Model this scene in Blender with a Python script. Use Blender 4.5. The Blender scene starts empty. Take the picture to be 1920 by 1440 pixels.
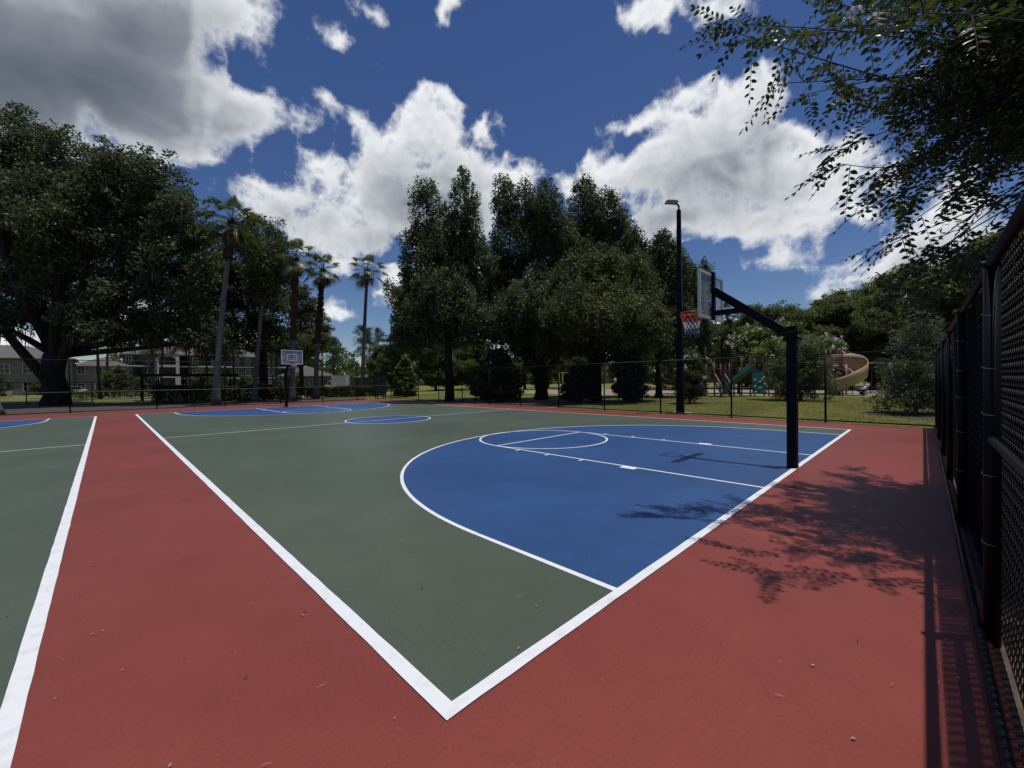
import bpy, math, random
import numpy as np
from mathutils import Vector, Matrix

# ------------------------------------------------------------------ camera, sky, sun, exposure
S = bpy.context.scene
COL = S.collection
CAM_YAW = math.radians(44.66)
cam_d = bpy.data.cameras.new('camera')
cam = bpy.data.objects.new('camera', cam_d); COL.objects.link(cam)
_F = Vector((0.70283888, 0.71126752, -0.01077167)); _R = Vector((0.71115904, -0.70292055, -0.01247058)); _U = Vector((0.01644154, -0.00110444, 0.99986422))
cam.matrix_world = Matrix(((_R.x, _U.x, -_F.x, -1.1672), (_R.y, _U.y, -_F.y, -1.6674), (_R.z, _U.z, -_F.z, 1.6772), (0, 0, 0, 1)))
cam_d.sensor_fit = 'HORIZONTAL'; cam_d.sensor_width = 36; cam_d.lens = 772.47/1920*36
cam_d.clip_start = 0.03; cam_d.clip_end = 6000
S.camera = cam

SUN = Vector((0.085, -0.115, 1.0)).normalized()
SUN_EL = math.asin(SUN.z); SUN_AZ = math.atan2(SUN.x, SUN.y)
w = bpy.data.worlds.new('World'); S.world = w; w.use_nodes = True
wn = w.node_tree.nodes; wl = w.node_tree.links
bg = wn['Background']; bg.inputs[1].default_value = 0.068
sk = wn.new('ShaderNodeTexSky'); sk.sky_type = 'NISHITA'; sk.sun_disc = False
sk.sun_elevation = SUN_EL; sk.sun_rotation = SUN_AZ; sk.altitude = 0; sk.air_density = 1.0; sk.dust_density = 0.0; sk.ozone_density = 5.0
hsv = wn.new('ShaderNodeHueSaturation'); hsv.inputs['Hue'].default_value = .512; hsv.inputs['Saturation'].default_value = 1.14
wl.new(sk.outputs[0], hsv.inputs['Color']); wl.new(hsv.outputs[0], bg.inputs[0])
sun_d = bpy.data.lights.new('sun', 'SUN'); sun_d.energy = 3.1; sun_d.angle = math.radians(0.53); sun_d.color = (1.0, 0.96, 0.90)
sun = bpy.data.objects.new('sun', sun_d); COL.objects.link(sun)
sun.rotation_euler = SUN.to_track_quat('Z', 'Y').to_euler()
S.view_settings.view_transform = 'Standard'; S.view_settings.look = 'None'; S.view_settings.exposure = 0.0; S.view_settings.gamma = 1.0
S.cycles.max_bounces = 6; S.cycles.diffuse_bounces = 3; S.cycles.glossy_bounces = 2; S.cycles.transmission_bounces = 4; S.cycles.transparent_max_bounces = 12
S.cycles.use_denoising = True

# ------------------------------------------------------------------ helpers
class MB:
    """collects boxes, tubes, sheets and bulk arrays, links them as one mesh object"""
    def __init__(s): s.v = []; s.f = []; s.m = []; s.n = 0; s.mi = 0; s.bulk = []
    def add(s, vs, fs):
        o = s.n; s.v.extend([tuple(p) for p in vs]); s.n += len(vs)
        for q in fs: s.f.append(tuple(i+o for i in q)); s.m.append(s.mi)
    def box(s, c, d, rz=0.0, taper=1.0, axes=None):
        x, y, z = d[0]/2, d[1]/2, d[2]/2
        P = []
        for sz, t in ((-z, 1.0), (z, taper)):
            for sx, sy in ((-x, -y), (x, -y), (x, y), (-x, y)): P.append(Vector((sx*t, sy*t, sz)))
        if axes: P = [axes[0]*p.x + axes[1]*p.y + axes[2]*p.z for p in P]
        elif rz:
            M = Matrix.Rotation(rz, 3, 'Z'); P = [M @ p for p in P]
        c = Vector(c)
        s.add([p+c for p in P], [(3, 2, 1, 0), (4, 5, 6, 7), (0, 1, 5, 4), (1, 2, 6, 5), (2, 3, 7, 6), (3, 0, 4, 7)])
    def beam(s, a, b, wd, ht, up=(0, 0, 1)):
        a = Vector(a); b = Vector(b); d = b-a; L = d.length; d.normalize()
        sd = d.cross(Vector(up)); 
        if sd.length < 1e-4: sd = Vector((1, 0, 0))
        sd.normalize(); u = sd.cross(d)
        s.box((a+b)/2, (L, wd, ht), axes=(d, sd, u))
    def tube(s, path, rad, n=8, cap=True, closed=False):
        P = [Vector(p) for p in path]; k = len(P)
        if not hasattr(rad, '__len__'): rad = [rad]*k
        vs = []; prev = None
        for i, p in enumerate(P):
            if closed: t = P[(i+1) % k]-P[i-1]
            else: t = (P[min(i+1, k-1)]-P[max(i-1, 0)])
            t.normalize()
            if prev is None:
                a = t.cross(Vector((0, 0, 1)))
                if a.length < 1e-3: a = t.cross(Vector((1, 0, 0)))
            else: a = prev - t*prev.dot(t)
            a.normalize(); prev = a; b = t.cross(a)
            for j in range(n):
                an = 2*math.pi*j/n; vs.append(p + (a*math.cos(an)+b*math.sin(an))*rad[i])
        fs = []
        for i in range(k if closed else k-1):
            i2 = (i+1) % k
            for j in range(n):
                j2 = (j+1) % n; fs.append((i*n+j, i*n+j2, i2*n+j2, i2*n+j))
        if cap and not closed: fs.append(tuple(range(n))[::-1]); fs.append(tuple((k-1)*n+j for j in range(n)))
        s.add(vs, fs)
    def sheet(s, pts, z):
        s.add([(p[0], p[1], z) for p in pts], [tuple(range(len(pts)))])
    def arr(s, V, Fq, mi=0): s.bulk.append((np.asarray(V, np.float32), np.asarray(Fq, np.int32), mi))
    def build(s, name, mats, parent=None, smooth=False, base=None):
        if not isinstance(mats, (list, tuple)): mats = [mats]
        off = np.array(parent.location if (parent and base is None) else (base or (0, 0, 0)), np.float32)
        me = bpy.data.meshes.new(name)
        Vs = [np.array(s.v, np.float32).reshape(-1, 3)]; loops = [np.array([i for f in s.f for i in f], np.int32)]
        tot = [np.array([len(f) for f in s.f], np.int32)]; mi = [np.array(s.m, np.int32)]; n = s.n
        for V, Fq, m in s.bulk:
            Vs.append(V); loops.append((Fq+n).ravel()); tot.append(np.full(len(Fq), Fq.shape[1], np.int32)); mi.append(np.full(len(Fq), m, np.int32)); n += len(V)
        V = np.concatenate(Vs)-off; L = np.concatenate(loops); T = np.concatenate(tot); MI = np.concatenate(mi)
        me.vertices.add(len(V)); me.vertices.foreach_set('co', V.ravel())
        me.loops.add(len(L)); me.loops.foreach_set('vertex_index', L)
        st = np.zeros(len(T), np.int32); st[1:] = np.cumsum(T)[:-1]
        me.polygons.add(len(T)); me.polygons.foreach_set('loop_start', st); me.polygons.foreach_set('loop_total', T)
        me.polygons.foreach_set('material_index', MI)
        me.polygons.foreach_set('use_smooth', np.full(len(T), smooth))
        for m in mats: me.materials.append(m)
        me.update(calc_edges=True)
        o = bpy.data.objects.new(name, me); COL.objects.link(o)
        if parent is not None: o.parent = parent
        elif base is not None: o.location = base
        return o

def thing(name, label, cat, loc=(0, 0, 0), group=None):
    o = bpy.data.objects.new(name, None); COL.objects.link(o); o.location = loc; o.empty_display_size = .2
    return tag(o, label, cat, group)
def tag(o, label, cat, group=None):
    o['label'] = label; o['category'] = cat
    if group: o['group'] = group
    return o
def struct(o): o['kind'] = 'structure'; return o
def stuff(o, label=None, cat=None):
    o['kind'] = 'stuff'
    if label: o['label'] = label; o['category'] = cat
    return o
def copy_thing(src, loc, rz=0.0, sc=1.0, label=None, group=None):
    r = src.copy(); COL.objects.link(r); r.location = loc; r.rotation_euler = (0, 0, rz); r.scale = sc if hasattr(sc, '__len__') else (sc, sc, sc)
    if label: r['label'] = label
    if group: r['group'] = group
    for ch in list(src.children):
        c = ch.copy(); COL.objects.link(c); c.parent = r
        for g in list(ch.children):
            d = g.copy(); COL.objects.link(d); d.parent = c
    return r

# ------------------------------------------------------------------ materials
def node(nt, t, **kw):
    n = nt.nodes.new(t)
    for k, v in kw.items(): setattr(n, k, v)
    return n
def new_mat(name):
    m = bpy.data.materials.new(name); m.use_nodes = True
    return m, m.node_tree, m.node_tree.nodes['Principled BSDF']
def noisy(name, c1, c2, scale=3.0, rough=0.7, bump=0.0, bscale=80.0, spec=0.5, metal=0.0, detail=6.0, lo=0.3, hi=0.7, stretch=None):
    m, nt, b = new_mat(name)
    tc = node(nt, 'ShaderNodeTexCoord'); src = tc.outputs['Object']
    if stretch:
        mp = node(nt, 'ShaderNodeMapping'); mp.inputs['Scale'].default_value = stretch; nt.links.new(src, mp.inputs[0]); src = mp.outputs[0]
    n = node(nt, 'ShaderNodeTexNoise'); n.inputs['Scale'].default_value = scale; n.inputs['Detail'].default_value = detail; n.inputs['Roughness'].default_value = .65
    nt.links.new(src, n.inputs['Vector'])
    r = node(nt, 'ShaderNodeValToRGB'); r.color_ramp.elements[0].position = lo; r.color_ramp.elements[1].position = hi
    r.color_ramp.elements[0].color = (*c1, 1); r.color_ramp.elements[1].color = (*c2, 1)
    nt.links.new(n.outputs[0], r.inputs[0]); nt.links.new(r.outputs[0], b.inputs['Base Color'])
    b.inputs['Roughness'].default_value = rough; b.inputs['Metallic'].default_value = metal; b.inputs['Specular IOR Level'].default_value = spec
    if bump:
        n2 = node(nt, 'ShaderNodeTexNoise'); n2.inputs['Scale'].default_value = bscale; n2.inputs['Detail'].default_value = 4
        nt.links.new(src, n2.inputs['Vector'])
        bp = node(nt, 'ShaderNodeBump'); bp.inputs['Strength'].default_value = bump; bp.inputs['Distance'].default_value = .02
        nt.links.new(n2.outputs[0], bp.inputs['Height']); nt.links.new(bp.outputs[0], b.inputs['Normal'])
    return m
def court_paint(name, c, wear=(1.25, 1.2, 1.2), dark=.82):
    """acrylic sport coating: broad roller mottling, sand grain, faint scuffs and dirty patches"""
    m, nt, b = new_mat(name); L = nt.links
    tc = node(nt, 'ShaderNodeTexCoord')
    def noise(scale, det, rough=.6, st=None):
        v = tc.outputs['Object']
        if st:
            mp = node(nt, 'ShaderNodeMapping'); mp.inputs['Scale'].default_value = st[:3]; mp.inputs['Rotation'].default_value = (0, 0, st[3]); L.new(v, mp.inputs[0]); v = mp.outputs[0]
        n = node(nt, 'ShaderNodeTexNoise'); n.inputs['Scale'].default_value = scale; n.inputs['Detail'].default_value = det; n.inputs['Roughness'].default_value = rough
        L.new(v, n.inputs['Vector']); return n.outputs[0]
    def ramp(v, a, bb, x0, x1):
        r = node(nt, 'ShaderNodeMapRange'); r.inputs[1].default_value = x0; r.inputs[2].default_value = x1; r.inputs[3].default_value = a; r.inputs[4].default_value = bb
        L.new(v, r.inputs[0]); return r.outputs[0]
    def mul(a, bb):
        n = node(nt, 'ShaderNodeMath', operation='MULTIPLY'); L.new(a, n.inputs[0]); L.new(bb, n.inputs[1]); return n.outputs[0]
    k = mul(ramp(noise(.35, 3), dark, 1.10, .3, .7), ramp(noise(2.2, 5), .93, 1.06, .3, .7))
    k = mul(k, ramp(noise(420, 2), .84, 1.16, .25, .75)); k = mul(k, ramp(noise(48, 4, .7), .86, 1.14, .3, .7))
    k = mul(k, ramp(noise(1.2, 4, .6, (1, 14, 1, .6)), 1.0, 1.07, .60, .72))
    col = node(nt, 'ShaderNodeMix', data_type='RGBA'); col.blend_type = 'MULTIPLY'; col.inputs[0].default_value = 1.0
    col.inputs[6].default_value = (*c, 1); comb = node(nt, 'ShaderNodeCombineColor')
    for i in range(3): L.new(k, comb.inputs[i])
    L.new(comb.outputs[0], col.inputs[7])
    wm = node(nt, 'ShaderNodeMix', data_type='RGBA'); L.new(col.outputs[2], wm.inputs[6]); wm.inputs[7].default_value = (*[min(1, a*q+.02) for a, q in zip(c, wear)], 1)
    sc = mul(ramp(noise(.8, 6, .75, (9, 1, 1, -.5)), 0, .55, .66, .76), ramp(noise(.25, 2), 0, 1, .45, .65)); L.new(sc, wm.inputs[0])
    # hairline scratches (thin contours of a stretched noise, only in patches) and pale flecks
    hv = noise(1.1, 3, .5, (1.0, 2.6, 1, .4)); hd = node(nt, 'ShaderNodeMath', operation='SUBTRACT'); L.new(hv, hd.inputs[0]); hd.inputs[1].default_value = .5
    ha = node(nt, 'ShaderNodeMath', operation='ABSOLUTE'); L.new(hd.outputs[0], ha.inputs[0])
    hl = mul(ramp(ha.outputs[0], .10, 0, .0005, .0018), ramp(noise(.7, 3), 0, 1, .60, .66))
    vo = node(nt, 'ShaderNodeTexVoronoi'); vo.inputs['Scale'].default_value = 5.5; L.new(tc.outputs['Object'], vo.inputs['Vector'])
    fl = mul(ramp(vo.outputs['Distance'], .5, 0, .022, .05), ramp(noise(.9, 3), 0, 1, .5, .58))
    st_ = mul(ramp(noise(1.6, 4, .55), 0, .22, .60, .66), ramp(noise(.3, 2), 0, 1, .45, .6))
    ad_ = node(nt, 'ShaderNodeMath', operation='ADD'); L.new(hl, ad_.inputs[0]); L.new(fl, ad_.inputs[1])
    w2 = node(nt, 'ShaderNodeMix', data_type='RGBA'); L.new(ad_.outputs[0], w2.inputs[0]); L.new(wm.outputs[2], w2.inputs[6]); w2.inputs[7].default_value = (*[min(1, q*1.3+.16) for q in c], 1)
    w3 = node(nt, 'ShaderNodeMix', data_type='RGBA'); L.new(st_, w3.inputs[0]); L.new(w2.outputs[2], w3.inputs[6]); w3.inputs[7].default_value = (*[q*.62 for q in c], 1)
    L.new(w3.outputs[2], b.inputs['Base Color'])
    b.inputs['Roughness'].default_value = .50; b.inputs['Specular IOR Level'].default_value = .15; b.inputs['Sheen Weight'].default_value = .10; b.inputs['Sheen Roughness'].default_value = .45; b.inputs['Sheen Tint'].default_value = (1.0, .96, .90, 1)
    bp = node(nt, 'ShaderNodeBump'); bp.inputs['Strength'].default_value = .25; bp.inputs['Distance'].default_value = .003
    L.new(noise(600, 2), bp.inputs['Height']); L.new(bp.outputs[0], b.inputs['Normal'])
    return m
def leaf_mat(name, cols, trans=.35, rough=.5, spec=.38):
    m, nt, b = new_mat(name); L = nt.links
    g = node(nt, 'ShaderNodeNewGeometry')
    r = node(nt, 'ShaderNodeValToRGB'); e = r.color_ramp.elements
    while len(e) < len(cols): e.new(.5)
    for i, c in enumerate(cols): e[i].position = i/(len(cols)-1); e[i].color = (*c, 1)
    L.new(g.outputs['Random Per Island'], r.inputs[0])
    tc = node(nt, 'ShaderNodeTexCoord'); n = node(nt, 'ShaderNodeTexNoise'); n.inputs['Scale'].default_value = .55; n.inputs['Detail'].default_value = 2; L.new(tc.outputs['Object'], n.inputs['Vector'])
    mr = node(nt, 'ShaderNodeMapRange'); mr.inputs[1].default_value = .3; mr.inputs[2].default_value = .7; mr.inputs[3].default_value = .75; mr.inputs[4].default_value = 1.25; L.new(n.outputs[0], mr.inputs[0])
    hs = node(nt, 'ShaderNodeHueSaturation'); L.new(r.outputs[0], hs.inputs['Color']); L.new(mr.outputs[0], hs.inputs['Value'])
    L.new(hs.outputs[0], b.inputs['Base Color']); b.inputs['Roughness'].default_value = rough; b.inputs['Specular IOR Level'].default_value = spec
    t = node(nt, 'ShaderNodeBsdfTranslucent'); h2 = node(nt, 'ShaderNodeHueSaturation'); h2.inputs['Hue'].default_value = .485; h2.inputs['Saturation'].default_value = 1.15; h2.inputs['Value'].default_value = 1.3
    L.new(hs.outputs[0], h2.inputs['Color']); L.new(h2.outputs[0], t.inputs[0])
    mx = node(nt, 'ShaderNodeMixShader'); mx.inputs[0].default_value = trans; L.new(b.outputs[0], mx.inputs[1]); L.new(t.outputs[0], mx.inputs[2])
    L.new(mx.outputs[0], nt.nodes['Material Output'].inputs[0])
    return m

M = dict(
    red=court_paint('red_court_paint', (.234, .053, .041)),
    green=court_paint('green_court_paint', (.087, .112, .079), (1.4, 1.35, 1.3)),
    blue=court_paint('blue_court_paint', (.030, .086, .226), (1.5, 1.4, 1.2)),
    white=noisy('white_line_paint', (.60, .61, .61), (.83, .84, .85), 7, .6, .15, 500, .3, detail=9, lo=.18, hi=.5),
    black_metal=noisy('black_painted_steel', (.004, .004, .006), (.008, .008, .011), 3, .5, .05, 60, .13),
    vinyl=noisy('black_vinyl_coating', (.0025, .0025, .003), (.006, .006, .0065), 6, .6, 0, 60, .12),
    rail=noisy('worn_black_pipe', (.008, .008, .009), (.035, .035, .035), 9, .5, .1, 90, .3, lo=.5, hi=.85),
    rail_sunlit=noisy('sunlit_tone_pipe', (.16, .16, .16), (.42, .42, .41), 1.2, .4, .05, 90, .5),  # pale tone paints sunlight onto the back fence's brace rail
    tie=noisy('aluminium_tie_wire', (.35, .35, .36), (.5, .5, .5), 30, .4, 0, 50, .5, .8),
    grey_metal=noisy('grey_galvanised_steel', (.22, .23, .24), (.34, .35, .36), 8, .45, .05, 60, .5, .3),
    board_frame=noisy('white_grey_frame_paint', (.58, .60, .61), (.70, .72, .73), 6, .45, .05, 60, .5),
    rim=noisy('orange_red_rim_paint', (.50, .045, .025), (.62, .07, .035), 12, .4, .05, 60, .5),
    net_red=noisy('red_net_cord', (.50, .05, .04), (.62, .10, .07), 60, .8),
    net_white=noisy('white_net_cord', (.62, .62, .62), (.75, .75, .75), 60, .8),
    net_blue=noisy('blue_net_cord', (.16, .20, .34), (.26, .30, .45), 60, .8),
    bark=noisy('oak_bark', (.012, .010, .008), (.045, .038, .032), 4, .95, .9, 14, .2, stretch=(1, 1, .25)),
    barkpine=noisy('pine_bark', (.035, .024, .018), (.11, .085, .07), 3, .95, .8, 10, .2, stretch=(1, 1, .3)),
    palm=noisy('grey_palm_trunk', (.10, .092, .085), (.20, .185, .17), 5, .95, .8, 9, .2, stretch=(.6, .6, 3)),
    palmboot=noisy('brown_palm_boots', (.025, .016, .010), (.09, .06, .038), 5, .95, .9, 9, .2),
    deadfrond=noisy('dead_palm_frond', (.05, .036, .022), (.11, .085, .05), 5, .9),
    moss=noisy('spanish_moss', (.028, .030, .022), (.062, .064, .052), 5, .95),
    oakleaf=leaf_mat('oak_leaves', [(0.034, 0.052, 0.02), (0.055, 0.078, 0.03), (0.083, 0.109, 0.046), (0.136, 0.151, 0.076)]),
    oakleaf2=leaf_mat('olive_oak_leaves', [(0.04, 0.054, 0.018), (0.066, 0.083, 0.025), (0.1, 0.12, 0.04), (0.165, 0.168, 0.066)]),
    darkleaf=leaf_mat('dark_bush_leaves', [(0.014, 0.022, 0.013), (0.025, 0.039, 0.02), (0.036, 0.053, 0.025), (0.076, 0.09, 0.055)], .25, .35, .5),
    brightleaf=leaf_mat('bright_bush_leaves', [(.07, .11, .022), (.11, .16, .034), (.15, .20, .05), (.20, .235, .08)]),
    midleaf=leaf_mat('mid_green_leaves', [(.038, .060, .018), (.060, .088, .026), (.085, .115, .036), (.125, .145, .055)]),
    woodleaf=leaf_mat('far_wood_leaves', [(.055, .085, .024), (.080, .115, .034), (.11, .145, .048), (.15, .18, .07)], .5),
    pineleaf=leaf_mat('pine_needles', [(.030, .050, .016), (.048, .072, .024), (.072, .098, .034)], .3),
    palmleaf=leaf_mat('palm_fronds', [(.035, .055, .014), (.060, .088, .022), (.100, .130, .040)], .3, .4, .5),
    greyleaf=leaf_mat('grey_sparse_leaves', [(0.076, 0.101, 0.044), (0.117, 0.148, 0.066), (0.164, 0.203, 0.094)], .3),
    crapeleaf=leaf_mat('crape_myrtle_leaves', [(0.016, 0.028, 0.011), (0.025, 0.044, 0.015), (0.039, 0.062, 0.018), (0.086, 0.109, 0.025)], .38, .32, .5),
    flower=leaf_mat('white_flowers', [(.55, .55, .50), (.70, .70, .66), (.80, .79, .74)], .4),
    twig=noisy('brown_twig_bark', (.03, .022, .015), (.08, .06, .042), 20, .9),
    hedge=leaf_mat('clipped_hedge_leaves', [(.020, .032, .010), (.035, .052, .014), (.055, .075, .020), (.085, .105, .03)]),
    grassblade=leaf_mat('grass_blades', [(0.153, 0.177, 0.041), (0.212, 0.236, 0.059), (0.283, 0.283, 0.088), (0.354, 0.319, 0.142)], .45),
    concrete=noisy('pale_concrete', (.28, .27, .25), (.40, .385, .36), 4, .9, .3, 60),
    sand=noisy('playground_mulch', (.26, .21, .16), (.42, .36, .29), 6, .95, .6, 40),
    mulch=noisy('brown_leaf_mulch', (.035, .024, .018), (.15, .105, .08), 7, .95, .9, 30, lo=.25, hi=.8),
    maroon=noisy('maroon_powder_coat', (.085, .016, .022), (.13, .026, .034), 5, .4),
    slidegreen=noisy('green_slide_plastic', (.012, .075, .055), (.018, .105, .075), 3, .3),
    holdwhite=noisy('pale_climbing_holds', (.38, .45, .44), (.5, .56, .55), 9, .5),
    tan=noisy('tan_slide_plastic', (.40, .27, .13), (.50, .35, .18), 2, .35),
    yellow=noisy('yellow_post_paint', (.32, .25, .02), (.42, .33, .04), 5, .5),
    wall=noisy('beige_stucco', (.19, .175, .155), (.25, .23, .205), 2, .9, .2, 50),
    walldark=noisy('taupe_stucco', (.060, .052, .048), (.082, .073, .066), 2, .9, .2, 50),
    trim=noisy('white_trim_paint', (.50, .49, .47), (.60, .59, .57), 4, .7),
    roof=noisy('grey_brown_shingles', (.10, .088, .078), (.17, .153, .135), 3, .95, .5, 20),
    glass=noisy('dark_window_glass', (.012, .014, .017), (.02, .022, .026), 2, .12, 0, 10, .6),
    brown=noisy('brown_stained_wall', (.085, .045, .032), (.12, .065, .048), 3, .9),
    tarp=noisy('dark_navy_panel', (.010, .011, .018), (.018, .019, .030), 3, .6),
    paleblue=noisy('pale_blue_grey_plastic', (.22, .29, .30), (.32, .40, .41), 5, .45),
    carwhite=noisy('white_car_paint', (.62, .63, .65), (.70, .71, .73), 2, .25, 0, 10, .6),
    cardark=noisy('dark_car_paint', (.02, .02, .025), (.03, .03, .035), 2, .25, 0, 10, .6),
    rubber=noisy('black_rubber', (.01, .01, .01), (.02, .02, .02), 10, .8),
    litter=noisy('dry_leaf_litter', (.22, .15, .09), (.50, .42, .33), 9, .9),
    litterdark=noisy('dark_leaf_bits', (.02, .012, .01), (.05, .03, .025), 9, .9),
)
# clear weathered backboard sheet
m, nt, b = new_mat('clear_backboard_sheet'); M['clear'] = m
tr = node(nt, 'ShaderNodeBsdfTransparent'); tr.inputs[0].default_value = (.86, .88, .90, 1)
nz = node(nt, 'ShaderNodeTexNoise'); nz.inputs['Scale'].default_value = 4; nz.inputs['Detail'].default_value = 3
mp = node(nt, 'ShaderNodeMapping'); mp.inputs['Scale'].default_value = (1.6, 1, .12); tcn = node(nt, 'ShaderNodeTexCoord')
nt.links.new(tcn.outputs['Object'], mp.inputs[0]); nt.links.new(mp.outputs[0], nz.inputs['Vector'])
mr = node(nt, 'ShaderNodeMapRange'); mr.inputs[1].default_value = .3; mr.inputs[2].default_value = .75; mr.inputs[3].default_value = .20; mr.inputs[4].default_value = .42; nt.links.new(nz.outputs[0], mr.inputs[0])
b.inputs['Base Color'].default_value = (.66, .69, .72, 1); b.inputs['Roughness'].default_value = .25
mx = node(nt, 'ShaderNodeMixShader'); nt.links.new(mr.outputs[0], mx.inputs[0]); nt.links.new(tr.outputs[0], mx.inputs[1]); nt.links.new(b.outputs[0], mx.inputs[2])
nt.links.new(mx.outputs[0], nt.nodes['Material Output'].inputs[0])
# ------------------------------------------------------------------ sky: cumulus on a far shell (open overhead, where the sun stands)
def vnoise(P, seed):
    """3-D gradient-free value noise, vectorised"""
    I = np.floor(P).astype(np.int64); Fr = P-I; Fr = Fr*Fr*Fr*(Fr*(Fr*6-15)+10)
    def h(ix, iy, iz):
        x = (ix*73856093 ^ iy*19349663 ^ iz*83492791 ^ seed*2654435761) & 0xffffffff
        x = ((x ^ (x >> 15))*2246822519) & 0xffffffff; x = ((x ^ (x >> 13))*3266489917) & 0xffffffff
        return ((x ^ (x >> 16)) & 0xffffff)/float(0xffffff)
    r = 0
    for a in (0, 1):
        for bb in (0, 1):
            for c in (0, 1):
                wgt = (Fr[:, 0] if a else 1-Fr[:, 0])*(Fr[:, 1] if bb else 1-Fr[:, 1])*(Fr[:, 2] if c else 1-Fr[:, 2])
                r = r + wgt*h(I[:, 0]+a, I[:, 1]+bb, I[:, 2]+c)
    return r
def fbm(P, f, octv, seed, gain=.52, billow=False):
    t = 0; a = 1; s = 0
    for o in range(octv):
        n = vnoise(P*f+o*17.3, seed+o)
        if billow: n = 1-np.abs(2*n-1)
        t = t+a*n; s += a; a *= gain; f *= 2.03
    return t/s
# cloud masses: azimuth, elevation, half-width, half-height in degrees, tilt
BL= [(-4.2, 30.0, 10.5, 6.9, 29), (-9.4, 23.5, 8.8, 8.3, 28), (4.2, 27.4, 7.1, 4.6, 21), (10.7, 28.2, 4.7, 3.1, 9), (6.6, 24.2, 5.1, 2.1, 27), (10.7, 36.6, 3.5, 2.4, 21), (2.3, 33.2, 6.3, 4.6, 26), (12.9, 35.5, 1.9, 2.3, 19), (19.6, 30.4, 1.6, 1.0, 13), (18.6, 28.8, 0.7, 1.0, 13), (22.9, 37.6, 1.6, 0.6, 0), (27.4, 36.0, 0.9, 0.7, 10), (27.0, 40.6, 1.6, 0.9, 11), (37.6, 40.7, 2.0, 2.0, 4), (20.5, 31.7, 0.7, 0.6, 13), (33.1, 30.6, 5.2, 3.3, 5), (36.0, 32.9, 2.3, 1.8, 4), (28.9, 28.0, 5.1, 3.0, 7), (38.1, 27.3, 5.5, 3.2, 2), (42.8, 25.6, 3.9, 1.9, -18), (26.5, 24.3, 7.0, 3.5, 7), (33.3, 22.9, 9.7, 4.9, 4), (15.1, 20.4, 3.1, 2.3, 10), (19.4, 19.6, 4.9, 2.5, 8), (21.6, 24.8, 5.4, 1.7, 19), (21.8, 16.8, 3.5, 1.5, -15), (17.6, 17.6, 3.4, 1.8, 8), (41.4, 31.9, 2.3, 1.6, 1), (46.9, 26.4, 1.3, 1.6, -2), (24.6, 30.4, 1.0, 1.2, 10), (22.4, 15.1, 2.4, 0.7, -16), (18.9, 25.1, 1.3, 0.7, 11), (73.9, 28.8, 5.0, 3.4, -1), (70.7, 25.7, 8.2, 4.3, -13), (60.1, 24.6, 7.0, 2.7, 4), (54.5, 24.9, 2.9, 1.9, -5), (78.5, 22.4, 4.6, 3.2, -15), (82.3, 21.9, 3.6, 2.6, -36), (84.4, 19.1, 2.6, 1.6, -16), (87.0, 19.6, 1.2, 1.9, 8), (76.6, 18.5, 7.0, 2.0, -3), (67.3, 19.8, 6.0, 2.7, -9), (63.2, 30.0, 4.1, 1.4, -14), (76.9, 30.1, 2.0, 1.6, -18), (65.4, 17.6, 4.3, 1.4, -7), (83.9, 22.6, 1.6, 2.0, -18), (68.7, 30.8, 2.7, 1.7, -13), (57.4, 27.2, 2.6, 1.4, 22), (79.7, 16.7, 3.2, 1.3, 12), (77.6, 13.6, 1.5, 0.9, 14), (78.6, 14.2, 0.5, 0.7, -10), (82.8, 11.0, 2.9, 1.7, -9), (86.0, 10.3, 3.4, 2.2, 3), (89.2, 10.5, 3.0, 3.9, -11), (91.4, 13.5, 2.5, 5.2, -15), (91.0, 17.3, 1.2, 1.6, -18), (82.5, 9.2, 2.3, 1.8, -8), (88.1, 11.8, 2.1, 2.0, -12), (63.3, 39.9, 2.6, 1.7, -13), (66.3, 40.0, 3.6, 1.3, -15), (72.9, 38.0, 2.6, 2.0, -19), (21.1, 9.1, 2.0, 1.5, 3), (19.8, 8.4, 1.3, 1.7, 3), (23.2, 8.2, 1.3, 0.8, 2), (-3.7, 4.1, 6.3, 1.7, 3), (4.3, 6.7, 5.1, 2.2, 5), (11.3, 4.8, 5.2, 1.8, 2), (29.3, 13.3, 1.7, 2.3, 3), (28.9, 10.9, 1.9, 2.1, 2), (43.3, 6.8, 9.4, 2.5, -1), (48.5, 9.6, 4.3, 2.1, -1), (70.3, 7.1, 3.6, 1.3, -4), (36.8, 15.2, 4.2, 2.7, 1), (13.2, 20.6, 2.0, 1.4, 11), (17.7, 21.7, 3.3, 2.0, 10), (20.1, 23.5, 3.4, 1.7, 10), (15.3, 17.9, 2.7, 1.3, 9), (22.5, 18.2, 3.6, 1.8, 7), (45.0, 25.0, 2.7, 1.8, -1), (25.9, 29.0, 1.8, 1.3, 9), (64.8, 24.6, 5.4, 2.8, -9), (85.2, 16.5, 1.7, 1.3, -15), (79.7, 20.5, 3.8, 2.6, -15), (78.5, 24.9, 2.2, 2.0, -17), (77.7, 13.6, 2.3, 1.6, 12), (70.4, 18.4, 3.5, 1.8, -9), (78.7, 25.1, 3.6, 3.1, -17), (71.8, 20.2, 3.6, 2.9, -11), (24.5, 19.5, 3.8, 2.6, 6), (33.2, 26.8, 3.8, 2.6, 5), (82.6, 20.1, 2.2, 1.8, -16)]
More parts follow.
